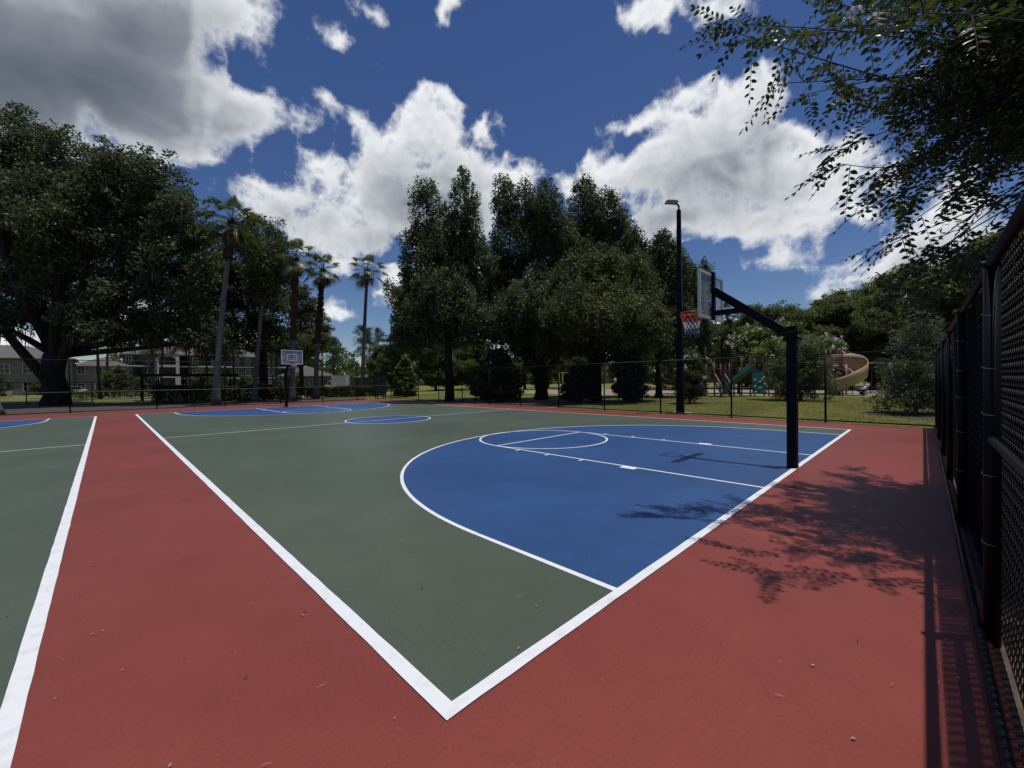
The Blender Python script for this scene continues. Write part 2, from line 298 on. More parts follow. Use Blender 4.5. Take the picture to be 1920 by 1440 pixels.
GR= [(-0.1, 27.5, 8.0, 5.2, 13, 1.0), (-4.9, 26.3, 9.4, 5.4, 27, 1.0), (5.9, 26.8, 5.1, 2.2, 6, 1.0), (1.9, 31.9, 6.7, 3.5, 25, 1.0), (33.7, 23.8, 6.8, 3.7, 4, 0.8), (36.9, 21.8, 4.7, 3.1, 2, 0.8), (27.7, 18.7, 3.8, 1.6, 5, 0.8), (71.3, 22.6, 5.9, 2.4, -4, 0.8), (65.4, 20.7, 5.4, 1.8, -3, 0.8), (76.7, 26.4, 2.0, 2.2, -16, 0.8), (90.7, 10.2, 2.9, 3.0, -11, 0.8), (86.0, 8.7, 3.3, 1.0, -9, 0.8), (16.5, 19.5, 2.7, 1.2, 9, 0.8), (74.5, 24.9, 3.1, 2.1, -14, 0.8)]

def build_sky():
    st = .16
    az = np.arange(-38, 124, st); el = np.arange(-1.2, 58, st)
    A, E = np.meshgrid(az, el); ny, nx = A.shape
    ar = np.radians(A.ravel()); er = np.radians(E.ravel())
    D = np.stack([np.cos(er)*np.sin(ar), np.cos(er)*np.cos(ar), np.sin(er)], -1)
    wp = np.stack([fbm(D, 9, 4, 11+i) for i in range(3)], -1)-.5
    Dw = D+wp*.075
    Dw /= np.linalg.norm(Dw, axis=1)[:, None]
    def field(Dd, BL, sharp):
        azw = np.degrees(np.arctan2(Dd[:, 0], Dd[:, 1])); elw = np.degrees(np.arcsin(np.clip(Dd[:, 2], -1, 1)))
        acc = np.full(len(Dd), -1e3)
        for a, e, ra, rb, ro in BL:
            u = (azw-a)*math.cos(math.radians(e)); v = elw-e; c, s = math.cos(math.radians(ro)), math.sin(math.radians(ro))
            uu = (u*c+v*s)/ra; vv = (-u*s+v*c)/rb
            q = np.sqrt(uu*uu+vv*vv)
            g = (1-q)*min(ra, rb)
            acc = np.logaddexp(acc*sharp, g*sharp)/sharp
        return acc
    sd = field(Dw, BL, 2.6)
    n1 = fbm(D+wp*.03, 13, 6, 40, .5)-.5
    bil = 1-fbm(D+wp*.025, 17, 6, 60, .5, True)          # rounded heads with creases between them
    n2 = .42-bil
    Dn = sd*1.25-.52+2.2*n1+3.6*n2
    den = np.clip(Dn/2.4, 0, 1.6)
    G = den.reshape(ny, nx)
    gr = 0
    for gq in GR: gr = np.maximum(gr, gq[5]/(1+np.exp(-(field(Dw, [gq[:5]], 1.0)-.6)*.62)))
    # relief: the same heads compared with a point nearer the light, plus a soft fall-off towards each flat base
    rel2 = (.5*n1+1.0*n2).reshape(ny, nx); rel2 = (rel2-np.vstack([rel2[4:], np.repeat(rel2[-1:], 4, 0)])).ravel()
    cs = np.cumsum(np.clip(G, 0, 1)[::-1], 0)[::-1]; reach = int(5/st); above = (cs-np.vstack([cs[reach:], np.zeros((reach, nx))])).ravel()*st
    shade = 1.0-.86*gr*np.clip(den, 0, 1)**.7-.028*above+.38*rel2*np.clip(den*1.4, 0, 1)*(1-.8*gr)
    shade = np.clip(shade, .0, 1.0)
    R = 2600.0; V = D*R; V[:, 2] -= 8
    idx = np.arange(ny*nx).reshape(ny, nx)
    Fq = np.stack([idx[:-1, :-1].ravel(), idx[:-1, 1:].ravel(), idx[1:, 1:].ravel(), idx[1:, :-1].ravel()], -1)
    # leave out the cells with no cloud in them
    keep = (Dn[Fq].max(1) > -1.3); Fq = Fq[keep]
    m, nt, b = new_mat('cumulus_clouds'); nt.nodes.remove(b); L = nt.links
    a1 = node(nt, 'ShaderNodeAttribute', attribute_name='cover'); a2 = node(nt, 'ShaderNodeAttribute', attribute_name='tone')
    tc = node(nt, 'ShaderNodeTexCoord'); nz = node(nt, 'ShaderNodeTexNoise'); nz.inputs['Scale'].default_value = .045; nz.inputs['Detail'].default_value = 5; nz.inputs['Roughness'].default_value = .6
    L.new(tc.outputs['Object'], nz.inputs['Vector'])
    ad = node(nt, 'ShaderNodeMath', operation='MULTIPLY_ADD'); L.new(nz.outputs[0], ad.inputs[0]); ad.inputs[1].default_value = 1.3; ad.inputs[2].default_value = -.65
    sm = node(nt, 'ShaderNodeMath', operation='ADD'); L.new(a1.outputs['Fac'], sm.inputs[0]); L.new(ad.outputs[0], sm.inputs[1])
    al = node(nt, 'ShaderNodeMapRange', interpolation_type='SMOOTHSTEP'); al.inputs[1].default_value = -.5; al.inputs[2].default_value = 1.45; L.new(sm.outputs[0], al.inputs[0])
    tn = node(nt, 'ShaderNodeMath', operation='MULTIPLY_ADD'); L.new(nz.outputs[0], tn.inputs[0]); tn.inputs[1].default_value = .05; tn.inputs[2].default_value = -.025
    t2 = node(nt, 'ShaderNodeMath', operation='ADD'); L.new(a2.outputs['Fac'], t2.inputs[0]); L.new(tn.outputs[0], t2.inputs[1])
    rp = node(nt, 'ShaderNodeValToRGB'); e = rp.color_ramp.elements
    e[0].position = 0.0; e[0].color = (.095, .118, .155, 1); e[1].position = 1.0; e[1].color = (.86, .88, .90, 1)
    q = e.new(.38); q.color = (.25, .275, .32, 1); q = e.new(.72); q.color = (.56, .585, .63, 1)
    L.new(t2.outputs[0], rp.inputs[0])
    em = node(nt, 'ShaderNodeEmission'); L.new(rp.outputs[0], em.inputs[0]); tr = node(nt, 'ShaderNodeBsdfTransparent')
    mx = node(nt, 'ShaderNodeMixShader'); L.new(al.outputs[0], mx.inputs[0]); L.new(tr.outputs[0], mx.inputs[1]); L.new(em.outputs[0], mx.inputs[2])
    L.new(mx.outputs[0], nt.nodes['Material Output'].inputs[0]); m.cycles.emission_sampling = 'NONE'
    mb = MB(); mb.arr(V, Fq); o = mb.build('sky', m, smooth=True)
    for nme, val in (('cover', Dn), ('tone', shade)):
        at = o.data.attributes.new(nme, 'FLOAT', 'POINT'); at.data.foreach_set('value', val.astype(np.float32))
    struct(o)
build_sky()
# ------------------------------------------------------------------ ground
rng = np.random.RandomState(7)
def build_ground():
    xs = np.unique(np.concatenate([np.linspace(-900, -60, 15), np.linspace(-60, 90, 151), np.linspace(90, 1200, 18)]))
    ys = np.unique(np.concatenate([np.linspace(-600, -30, 12), np.linspace(-30, 110, 141), np.linspace(110, 1300, 18)]))
    X, Y = np.meshgrid(xs, ys); Z = np.full(X.shape, -.035)
    Z += .55*np.exp(-(((X-26.5)/5)**2+((Y-33)/4.5)**2))
    Z += .18*np.exp(-(((X-26)/6)**2+((Y-3)/7)**2))*(X > 18)
    idx = np.arange(X.size).reshape(X.shape)
    Fq = np.stack([idx[:-1, :-1].ravel(), idx[:-1, 1:].ravel(), idx[1:, 1:].ravel(), idx[1:, :-1].ravel()], -1)
    m, nt, b = new_mat('lawn_grass'); L = nt.links
    tc = node(nt, 'ShaderNodeTexCoord')
    def nz(s, d): 
        n = node(nt, 'ShaderNodeTexNoise'); n.inputs['Scale'].default_value = s; n.inputs['Detail'].default_value = d; L.new(tc.outputs['Object'], n.inputs['Vector']); return n.outputs[0]
    r = node(nt, 'ShaderNodeValToRGB'); e = r.color_ramp.elements; e[0].position = .3; e[0].color = (.115, .13, .033, 1); e[1].position = .7; e[1].color = (.31, .295, .11, 1); q = e.new(.5); q.color = (.205, .22, .06, 1)
    a = node(nt, 'ShaderNodeMath', operation='MULTIPLY_ADD'); L.new(nz(.5, 8), a.inputs[0]); a.inputs[1].default_value = .55
    c = node(nt, 'ShaderNodeMath', operation='MULTIPLY'); L.new(nz(16, 4), c.inputs[0]); c.inputs[1].default_value = .45; L.new(c.outputs[0], a.inputs[2])
    L.new(a.outputs[0], r.inputs[0]); L.new(r.outputs[0], b.inputs['Base Color']); b.inputs['Roughness'].default_value = .95; b.inputs['Specular IOR Level'].default_value = .1
    bp = node(nt, 'ShaderNodeBump'); bp.inputs['Strength'].default_value = .8; bp.inputs['Distance'].default_value = .05; L.new(nz(30, 3), bp.inputs['Height']); L.new(bp.outputs[0], b.inputs['Normal'])
    mb = MB(); mb.arr(np.stack([X.ravel(), Y.ravel(), Z.ravel()], -1), Fq); struct(mb.build('lawn', m, smooth=True))
build_ground()
def gz(x, y): return -.035+.55*math.exp(-(((x-26.5)/5)**2+((y-33)/4.5)**2))+(.18*math.exp(-(((x-26)/6)**2+((y-3)/7)**2)) if x > 18 else 0)
def ragged(cx, cy, rx, ry, seed, n=48, amp=.18):
    r = random.Random(seed); ph = [r.uniform(0, 6.28) for _ in range(4)]
    out = []
    for i in range(n):
        t = 2*math.pi*i/n; k = 1+amp*(math.sin(3*t+ph[0])+.6*math.sin(5*t+ph[1])+.5*math.sin(9*t+ph[2]))/2
        out.append((cx+rx*k*math.cos(t), cy+ry*k*math.sin(t)))
    return out
mb = MB()
mb.sheet([(-40, 34.2), (17.6, 33.95), (17.9, 35.2), (22, 37.6), (21, 39.5), (15, 46.0), (6, 49.5), (2, 52.0), (-40, 53.5)], -.029)
mb.sheet([(-9, -8.5), (19, -8.5), (19, -2.6), (17.2, -1.5), (-9, -1.5)], -.028)  # mulch strip, also painting the shaded ground beyond the near fence dark
struct(mb.build('mulch_bed_and_shade_strip', M['mulch']))
mb = MB()
for k, a in enumerate([(20.9, 20.5, 3.1, 8.2), (23.4, 15.0, 1.9, 4.6), (25.2, 8.4, 1.7, 1.5), (30, 4.1, 2.0, 2.2), (22.2, -1.4, 2.4, 1.6)]):
    pts = ragged(*a, 30+k); vs = [(p[0], p[1], gz(p[0], p[1])+.012) for p in pts]
    mb.add(vs+[(a[0], a[1], gz(a[0], a[1])+.03)], [(i, (i+1) % len(vs), len(vs)) for i in range(len(vs))])
struct(mb.build('planting_bed', M['mulch']))
mb = MB(); mb.sheet([(38.3, 11.8), (46, -6), (75, -2), (60, 45), (33, 36), (34.5, 27)], -.028); struct(mb.build('playground_surface', M['sand']))
mb = MB(); mb.sheet([(-60, 63), (40, 63), (40, 70), (-60, 70)], -.029); struct(mb.build('road', noisy('grey_asphalt', (.05, .05, .05), (.09, .088, .085), 8, .9, .3, 40)))

# ------------------------------------------------------------------ court
W, XC, YF, R3, YB, LEN, KH, RC = 15.15, 7.64, 6.03, 5.96, 1.80, 29.36, 1.78, 1.80
XS2 = -1.49
mb = MB()
X0, X1, Y0, Y1 = -17.2, 17.10, -1.86, 33.7
mb.add([(X0, Y0-.2, 0), (X1, Y0, 0), (17.75, Y1, 0), (X0, Y1+.6, 0), (X0, Y0-.2, -.12), (X1, Y0, -.12), (17.75, Y1, -.12), (X0, Y1+.6, -.12)], [(0, 1, 2, 3), (0, 4, 5, 1), (1, 5, 6, 2), (2, 6, 7, 3), (3, 7, 4, 0)])
struct(mb.build('court', M['red']))
def court_xy(side):
    """side 1: the near court as is; side 2: its neighbour, mirrored across the red walkway"""
    return (lambda x, y: (x, y)) if side == 1 else (lambda x, y: (XS2-x, y))
grn, blu, lin = MB(), MB(), MB()
def strip(pts, wd, z, T, closed=False):
    if len(pts) == 2 and wd < .2:       # hand rolled edges: split long lines and let both edges wander a little
        (xa, ya), (xb, yb) = pts; k = max(1, int(math.hypot(xb-xa, yb-ya)/.22)); pts = [(xa+(xb-xa)*i/k, ya+(yb-ya)*i/k) for i in range(k+1)]
    P = [Vector((*T(*p), 0)) for p in pts]; n = len(P); vs = []; wr = random.Random(n*7+int(wd*1000))
    for i, p in enumerate(P):
        a = P[(i-1) % n] if (closed or i) else p; c = P[(i+1) % n] if (closed or i < n-1) else p
        d = (c-a).normalized(); nn = Vector((-d.y, d.x, 0)); w1, w2 = wd/2+wr.uniform(-.0022, .0022), wd/2+wr.uniform(-.0022, .0022)
        vs += [(p.x+nn.x*w1, p.y+nn.y*w1, z), (p.x-nn.x*w2, p.y-nn.y*w2, z)]
    lin.add(vs, [(2*i, 2*i+1, 2*((i+1) % n)+1, 2*((i+1) % n)) for i in range(n if closed else n-1)])
def arcpts(cx, cy, r, a0, a1, n=96): return [(cx+r*math.cos(a0+(a1-a0)*i/n), cy+r*math.sin(a0+(a1-a0)*i/n)) for i in range(n+1)]
for side in (1, 2):
    T = court_xy(side)
    grn.sheet([T(*p) for p in ((0, 0), (W, 0), (W, LEN), (0, LEN))], .002)
    blu.sheet([T(*p) for p in arcpts(XC, LEN/2+.25, RC+.02, 0, 2*math.pi, 72)[:-1]], .004)
    for end in (0, 1):
        E = (lambda x, y: (x, y)) if end == 0 else (lambda x, y: (x, LEN-y))
        TE = lambda x, y, T=T, E=E: T(*E(x, y))
        z3 = [(XC-R3, .05)]+[(XC-R3, YB)]+arcpts(XC, YB, R3, math.pi, 0)+[(XC+R3, YB), (XC+R3, .05)]
        blu.sheet([TE(*p) for p in z3], .004)
        strip(z3, .056, .0057, TE)
        strip(arcpts(XC, YF, RC-.026, 0, 2*math.pi)[:-1], .052, .0068, TE, True)
        strip([(XC-KH, .07), (XC-KH, YF+.0)], .052, .0060, TE); strip([(XC+KH, .07), (XC+KH, YF)], .052, .0060, TE)
        strip([(XC-KH+.02, YF), (XC+KH-.02, YF)], .052, .0062, TE)
        for sgn in (-1, 1):
            xe = XC+sgn*(KH+.026)
            strip([(xe+sgn*.0, 2.28), (xe+sgn*.0+sgn*.15, 2.28)][::1], .30, .0064, TE)
            for yy in (3.36, 4.27, 5.18): strip([(xe, yy), (xe+sgn*.15, yy)], .052, .0064, TE)
    strip([(.08, LEN/2+.25), (W-.04, LEN/2+.25)], .052, .0061, T)
    strip(arcpts(XC, LEN/2+.25, RC-.026, 0, 2*math.pi)[:-1], .052, .0068, T, True)
    strip([(.045, 0), (.045, LEN)], .09, .0072, T); strip([(W-.03, 0), (W-.03, LEN)], .065, .0072, T)
    strip([(0, .04), (W, .04)], .08, .0076, T); strip([(0, LEN-.02), (W, LEN-.02)], .05, .0076, T)
struct(grn.build('court_green_paint', M['green'])); struct(blu.build('court_blue_paint', M['blue'])); struct(lin.build('court_markings', M['white']))
# thin leaf and twig bits blown over the court
def build_litter():
    V = []; Fq = []; n = 0; mi = []
    r = random.Random(3); A = MB(); 
    for i in range(1500):
        if i < 520: x, y = r.uniform(-4, 8), r.uniform(-1.6, 7)
        elif i < 900: x = r.uniform(2, 17); y = -1.83+abs(r.gauss(0, .12))
        elif i < 1050: x = 17.05-abs(r.gauss(0, .12)); y = r.uniform(-1.5, 30)
        elif i < 1250: x = r.uniform(-8, 17); y = 33.5-abs(r.gauss(0, .2))
        else: x, y = r.uniform(-8, 16), r.uniform(0, 33)
        t = r.uniform(0, 6.28); a = math.cos(t); b = math.sin(t)
        near = y < 7
        l = r.choice([.014, .018, .026, .06]) if near else r.uniform(.02, .05); wd = l*r.uniform(.25, .6) if l < .04 else .003
        z = .010+r.uniform(0, .004); A.mi = 0 if r.random() < .7 else 1
        A.add([(x-a*l/2, y-b*l/2, z), (x-b*wd/2, y+a*wd/2, z+.004), (x+a*l/2, y+b*l/2, z), (x+b*wd/2, y-a*wd/2, z+.003)], [(0, 1, 2, 3)])
    stuff(A.build('leaf_litter', [M['litter'], M['litterdark']]), 'scattered dry leaf bits and twigs lying on the painted court', 'litter')
build_litter()

# ------------------------------------------------------------------ chain link fences
def diamond_wires(mb, A, B, z0, z1, pitch, r):
    """two layers of straight crossing wires, clipped to the panel"""
    A = np.array(A, float); B = np.array(B, float); L = np.linalg.norm(B-A); d = (B-A)/L; nrm = np.array([-d[1], d[0]]); H = z1-z0
    for sgn in (1, -1):
        s0 = np.arange(-H, L, pitch*1.414)
        a = np.maximum(s0, 0); ta = a-s0; b = np.minimum(s0+H, L); tb = b-s0; ok = b-a > .01; a, b, ta, tb = a[ok], b[ok], ta[ok], tb[ok]
        za, zb = (z0+ta, z0+tb) if sgn > 0 else (z1-ta, z1-tb)
        n = len(a); V = np.zeros((n, 6, 3)); off = nrm*r*sgn
        for e, (ss, zz) in enumerate(((a, za), (b, zb))):
            P = np.stack([A[0]+d[0]*ss+off[0], A[1]+d[1]*ss+off[1], zz], -1)
            for k in range(3):
                an = 2*math.pi*k/3+.5
                # cross-section spanned by the panel normal and the in-plane perpendicular
                pv = np.array([-d[0]*.707*sgn, -d[1]*.707*sgn, .707]); V[:, e*3+k] = P+r*(math.cos(an)*np.array([nrm[0], nrm[1], 0])+math.sin(an)*pv)
        base = (np.arange(n)*6)[:, None]
        Fq = np.concatenate([base+np.array([[k, (k+1) % 3, 3+(k+1) % 3, 3+k]]) for k in range(3)])
        mb.arr(V.reshape(-1, 3), Fq)
def woven_wires(mb, A, B, z0, z1, pitch, r):
    """upright zigzag wires that hook round their neighbours"""
    A = np.array(A, float); B = np.array(B, float); L = np.linalg.norm(B-A); d = (B-A)/L; nrm = np.array([-d[1], d[0]])
    hw = pitch*.707; nw = int(L/hw); ns = int((z1-z0)/hw)
    t = np.arange(ns*2+1)
    for i in range(nw):
        s = i*hw+hw*.5+np.where(t % 4 < 1, -hw*.54, np.where(t % 4 == 2, hw*.54, 0)); nn = np.where(t % 4 == 1, r*1.2, np.where(t % 4 == 3, -r*1.2, 0))
        if i % 2: s = i*hw+hw*.5+np.where(t % 4 < 1, hw*.54, np.where(t % 4 == 2, -hw*.54, 0))
        z = z0+t*hw*.5
        P = np.stack([A[0]+d[0]*s+nrm[0]*nn, A[1]+d[1]*s+nrm[1]*nn, z], -1); k = len(P)
        V = np.zeros((k, 4, 3))
        for j in range(4):
            an = math.pi/2*j+.4; V[:, j] = P+r*(math.cos(an)*np.array([nrm[0], nrm[1], 0])+math.sin(an)*np.array([d[0]*.75, d[1]*.75, .5]))
        q = np.arange(k-1)*4
        Fq = np.concatenate([np.stack([q+j, q+(j+1) % 4, q+4+(j+1) % 4, q+4+j], -1) for j in range(4)])
        mb.arr(V.reshape(-1, 3), Fq)
def fence(name, label, A, B, H, posts, pr=.036, mids=(), wire=.0024, woven=False, side=1, bottom=.07, base=None, midmat='rail'):
    A = Vector(A); B = Vector(B); d = (B-A); L = d.length; d.normalize(); n = Vector((-d.y, d.x))*side
    t = thing(name, label, 'fence', (A.x, A.y, 0))
    mb = MB()
    o = .040 if woven else .045; tr_ = .029 if woven else .024
    (woven_wires if woven else diamond_wires)(mb, (A.x+n.x*o, A.y+n.y*o), (B.x+n.x*o, B.y+n.y*o), .05, H+(.005 if woven else -.03), .052, wire)
    mb.build('chain_link_mesh', M['vinyl'], t)
    mb = MB(); mb.tube([(A.x, A.y, H), (B.x, B.y, H)], tr_, 10); mb.build('top_rail', M['rail'], t, True)
    mb = MB(); q_ = .03 if side > 0 else -.06; mb.tube([(A.x+n.x*q_, A.y+n.y*q_, bottom), (B.x+n.x*q_, B.y+n.y*q_, bottom)], .024, 8); mb.build('bottom_rail', M['rail'], t, True)
    for (s0, s1, z) in mids:
        p, q = A+d*s0, A+d*s1; mb = MB(); mb.tube([(p.x, p.y, z), (q.x, q.y, z)], .024, 8); mb.build('brace_rail', M[midmat], t, True)
    for s, h, r in posts:
        p = A+d*s; mb = MB(); mb.tube([(p.x, p.y, -.05), (p.x, p.y, h), ], r, 12); mb.tube([(p.x, p.y, h), (p.x, p.y, h+.02), (p.x, p.y, h+.045)], [r*1.15, r*1.1, r*.4], 12)
        po = mb.build('post', M['black_metal'], t, True)
        if woven and s < 12:
            for z in (.62, 1.05, 1.43, 1.72, 2.05, 2.38):
                rr = r+.004; mb = MB()
                mb.tube([(p.x+d.x*rr*math.sin(a)+n.x*rr*math.cos(a), p.y+d.y*rr*math.sin(a)+n.y*rr*math.cos(a), z+.012*math.sin(a)) for a in np.linspace(-1.9, 1.9, 12)+(math.pi if side < 0 else 0)], .0022, 5)
                mb.build('tie_wire', M['tie'], po, True, base=(t.location.x, t.location.y, 0))
    return t
# behind the near baseline, seen along its length at the right
fy = lambda x: -1.945+(x-2.8)*.0073
A_, B_ = (-4.0, fy(-4)), (17.2, fy(17.2))
fence('chain_link_fence', 'tall black chain link fence running close along the near baseline', A_, B_, 2.37,
      [(x+4.0, 2.35, .039) for x in (-3.0, -.1, 2.78, 5.55, 8.4, 11.2, 14.2, 17.17)], mids=[(4-.1, 4+2.78, 1.27)], wire=.0032, woven=True, side=-1)
SA, SB = (17.22, -1.80), (17.9, 33.75)
fence('chain_link_fence', 'black chain link fence along the far sideline before the playground lawn', SA, SB, 2.46,
      [(s, 2.46, .034) for s in (2.75, 5.9, 9.0, 12.1, 15.2, 18.3, 21.4, 24.5, 27.6, 30.7)], wire=.0024, side=1)
fence('chain_link_fence', 'tallest black chain link fence behind the far hoop and baseline', (17.92, 33.84), (-16.5, 34.7), 3.17,
      [(17.92-x, 3.17, .036) for x in (17.92, 14.7, 11.8, 8.6, 5.0, 1.26, -2.67, -6.5, -10, -13.5)], mids=[(.0, 34.4, 1.26)], wire=.0024, side=1, midmat='rail_sunlit')
fence('chain_link_fence', 'low far black fence crossing behind the big oak trunk', (-30, 54.5), (1.6, 53.0), 1.95,
      [(s, 1.95, .034) for s in (.5, 4, 8, 12, 16, 20, 24, 28, 31.5)], wire=.0024, side=-1)

# ------------------------------------------------------------------ basketball hoops
def hoop(base, dirn, label, hang=1.40, group='basketball hoops of the court'):
    """post at base; the arm carries the board dirn (+1 / -1) along y"""
    t = thing('basketball_hoop', label, 'basketball hoop', (base[0], base[1], 0), group)
    bx, by = base; Y = lambda v: by+dirn*v
    mb = MB(); mb.box((bx, by, 1.285), (.152, .152, 2.57)); mb.box((bx, by, 2.576), (.158, .158, .012)); mb.box((bx, by, .02), (.165, .165, .04))
    p = mb.build('post', M['black_metal'], t)
    mb = MB()
    for z in (2.36, 2.47):
        mb.box((bx, by-dirn*.092, z), (.26, .028, .055)); mb.box((bx, by+dirn*.092, z), (.26, .028, .055))
        for sx in (-1, 1):
            mb.tube([(bx+sx*.105, by-.14, z), (bx+sx*.105, by+.14, z)], .011, 6)
            mb.tube([(bx+sx*.105, by-dirn*.106, z), (bx+sx*.105, by-dirn*.125, z)], .02, 6)
    mb.build('clamp', M['black_metal'], t)
    bY = hang
    mb = MB(); mb.beam((bx, Y(.08), 2.46), (bx, Y(bY-.06), 3.44), .10, .15); mb.build('arm', M['black_metal'], t)
    mb = MB(); mb.beam((bx, Y(.72), 2.985), (bx, Y(bY-.06), 2.985), .09, .10); mb.build('brace', M['black_metal'], t)
    mb = MB(); mb.box((bx, Y(bY-.045), 3.33), (.10, .05, .98)); mb.build('mounting_bar', M['black_metal'], t)
    bw, z0, z1 = 1.31, 2.86, 3.80; zc = (z0+z1)/2
    mb = MB(); fr = .055
    mb.box((bx, Y(bY), z0+fr/2), (bw, .045, fr)); mb.box((bx, Y(bY), z1-fr/2), (bw, .045, fr))
    for sx in (-1, 1): mb.box((bx+sx*(bw/2-fr/2), Y(bY), zc), (fr, .045, z1-z0-2*fr))
    bd = MB(); bd.box((bx, Y(bY), zc), (bw-2*fr, .012, z1-z0-2*fr)); bo = bd.build('backboard', M['clear'], t)
    f = mb.build('frame', M['board_frame'], bo, base=(base[0], base[1], 0)); f.location = (0, 0, 0)
    mb = MB()
    for x, z, sx, sz in ((0, 3.11, .60, .045), (0, 3.50, .60, .045), (-.2775, 3.305, .045, .345), (.2775, 3.305, .045, .345)): mb.box((bx+x, Y(bY+.010), z), (sx, .006, sz))
    f = mb.build('target_square', M['board_frame'], bo, base=(base[0], base[1], 0)); f.location = (0, 0, 0)
    rY, rz = bY+.40, 3.05
    mb = MB(); c = lambda a, r, z: (bx+r*math.sin(a), Y(rY-r*math.cos(a)), z)
    mb.tube([c(2*math.pi*i/40, .229, rz) for i in range(40)], .009, 8, closed=True)
    mb.tube([c(2*math.pi*i/40, .224, rz-.022) for i in range(40)], .006, 6, closed=True)
    for sx in (-1, 1): mb.tube([(bx+sx*.07, Y(bY+.03), rz-.03), (bx+sx*.12, Y(rY-.20), rz-.012)], .009, 6)
    mb.box((bx, Y(bY+.03), rz-.05), (.16, .04, .17)); mb.box((bx, Y(bY+.09), rz-.012), (.15, .11, .012))
    mb.build('rim', M['rim'], t, True)
    mb = MB(); prof = [(3.03, .222), (2.94, .200), (2.86, .175), (2.79, .150), (2.72, .138), (2.65, .140), (2.60, .150)]
    nl = 12
    for li in range(len(prof)-1):
        mb.mi = 0 if li < 2 else (1 if li < 4 else 2)
        (za, ra), (zb, rb) = prof[li], prof[li+1]
        for k in range(nl):
            a0 = 2*math.pi*(k+.5*(li % 2))/nl
            for sg in (-1, 1):
                if li == 0: mb.tube([c(a0, ra, za), c(a0+sg*math.pi/nl*.25, (ra+rb)/2, (za+zb)/2), c(a0+sg*math.pi/nl, rb, zb)], .0042, 5)
                else: mb.tube([c(a0, ra, za), c(a0+sg*math.pi/nl, rb, zb)], .0048, 5)
    for k in (1, 4, 9): mb.tube([c(2*math.pi*k/nl, .15, 2.60), c(2*math.pi*k/nl+.1, .14, 2.52)], .005, 5)
    mb.build('net', [M['net_red'], M['net_white'], M['net_blue']], t)
    return t
hoop((7.75, .085), 1, 'nearer black basketball hoop seen from behind, its post on the baseline')
hoop((7.66, 29.3), -1, 'far basketball hoop facing the viewer in front of the palm trunks')

# ------------------------------------------------------------------ court lamp
t = thing('court_lamp', 'tall black tapered light pole with flat lamp head beside the lawn', 'light pole', (17.95, 6.5, 0))
mb = MB(); mb.box((17.95, 6.5, 4.7), (.33, .33, 9.5), rz=.25, taper=.52); mb.build('pole', M['black_metal'], t)
mb = MB(); mb.tube([(17.95, 6.5, 9.45), (17.95, 6.5, 9.66), (17.88, 6.56, 9.74)], .045, 8); mb.build('bracket', M['black_metal'], t, True)
ax = Vector((-.62, .74, .10)).normalized(); sd = Vector((.74, .62, 0)).normalized(); up = ax.cross(sd)*-1
if up.z < 0: up = -up
hc = Vector((17.74, 6.75, 9.83))
mb = MB(); mb.box(hc, (.54, .36, .06), axes=(ax, sd, up)); mb.box(hc+up*.05, (.40, .30, .035), axes=(ax, sd, up)); 
for k in range(5): mb.box(hc+up*.06+ax*(-.16+.08*k), (.012, .30, .05), axes=(ax, sd, up))
h = mb.build('lamp_head', M['grey_metal'], t)
mb = MB()
for k in (-1, 1): mb.box(hc-up*.038+sd*.09*k, (.50, .11, .004), axes=(ax, sd, up))
g = mb.build('lens', noisy('frosted_lens', (.45, .46, .45), (.55, .56, .55), 5, .3), h, base=(17.95, 6.5, 0)); g.location = (0, 0, 0)
mb = MB(); mb.box((17.95, 6.5, .0), (.9, .9, .07)); struct(mb.build('concrete_pad', M['concrete']))
# ------------------------------------------------------------------ foliage
RH = np.array([.7112, -.7030, 0]); FH = np.array([.7030, .7112, 0])
def nrmz(a): return a/np.maximum(np.linalg.norm(a, axis=1, keepdims=True), 1e-9)
def leaf_quads(mb, C, N, ln, wd, r, mi=0, droop=0.0):
    """rhombus leaves at C lying across normal N"""
    n = len(C); T = r.normal(size=(n, 3)); T[:, 2] -= droop
    T = nrmz(T-N*np.sum(T*N, 1, keepdims=True)); B = np.cross(N, T)
    sz = r.uniform(.5, 1.45, (n, 1)); ln = ln*sz*r.uniform(.85, 1.15, (n, 1)); wd = wd*sz*r.uniform(.8, 1.2, (n, 1))
    V = np.empty((n, 4, 3)); V[:, 0] = C-T*ln/2; V[:, 1] = C+B*wd/2+N*wd*.12; V[:, 2] = C+T*ln/2; V[:, 3] = C-B*wd/2+N*wd*.12
    mb.arr(V.reshape(-1, 3), np.arange(n*4).reshape(n, 4), mi)
def bend(a, b, r, k=4, amp=.12):
    a = np.array(a, float); b = np.array(b, float); L = np.linalg.norm(b-a); o = r.normal(size=3)*amp*L; o[2] = abs(o[2])*.6
    return [a+(b-a)*t+o*math.sin(math.pi*t) for t in np.linspace(0, 1, k)]
def lobes_world(base, lobes):
    return [(np.array(base)+RH*l[0]+FH*l[1]+np.array([0, 0, l[2]]), l[3], l[4]) for l in lobes]
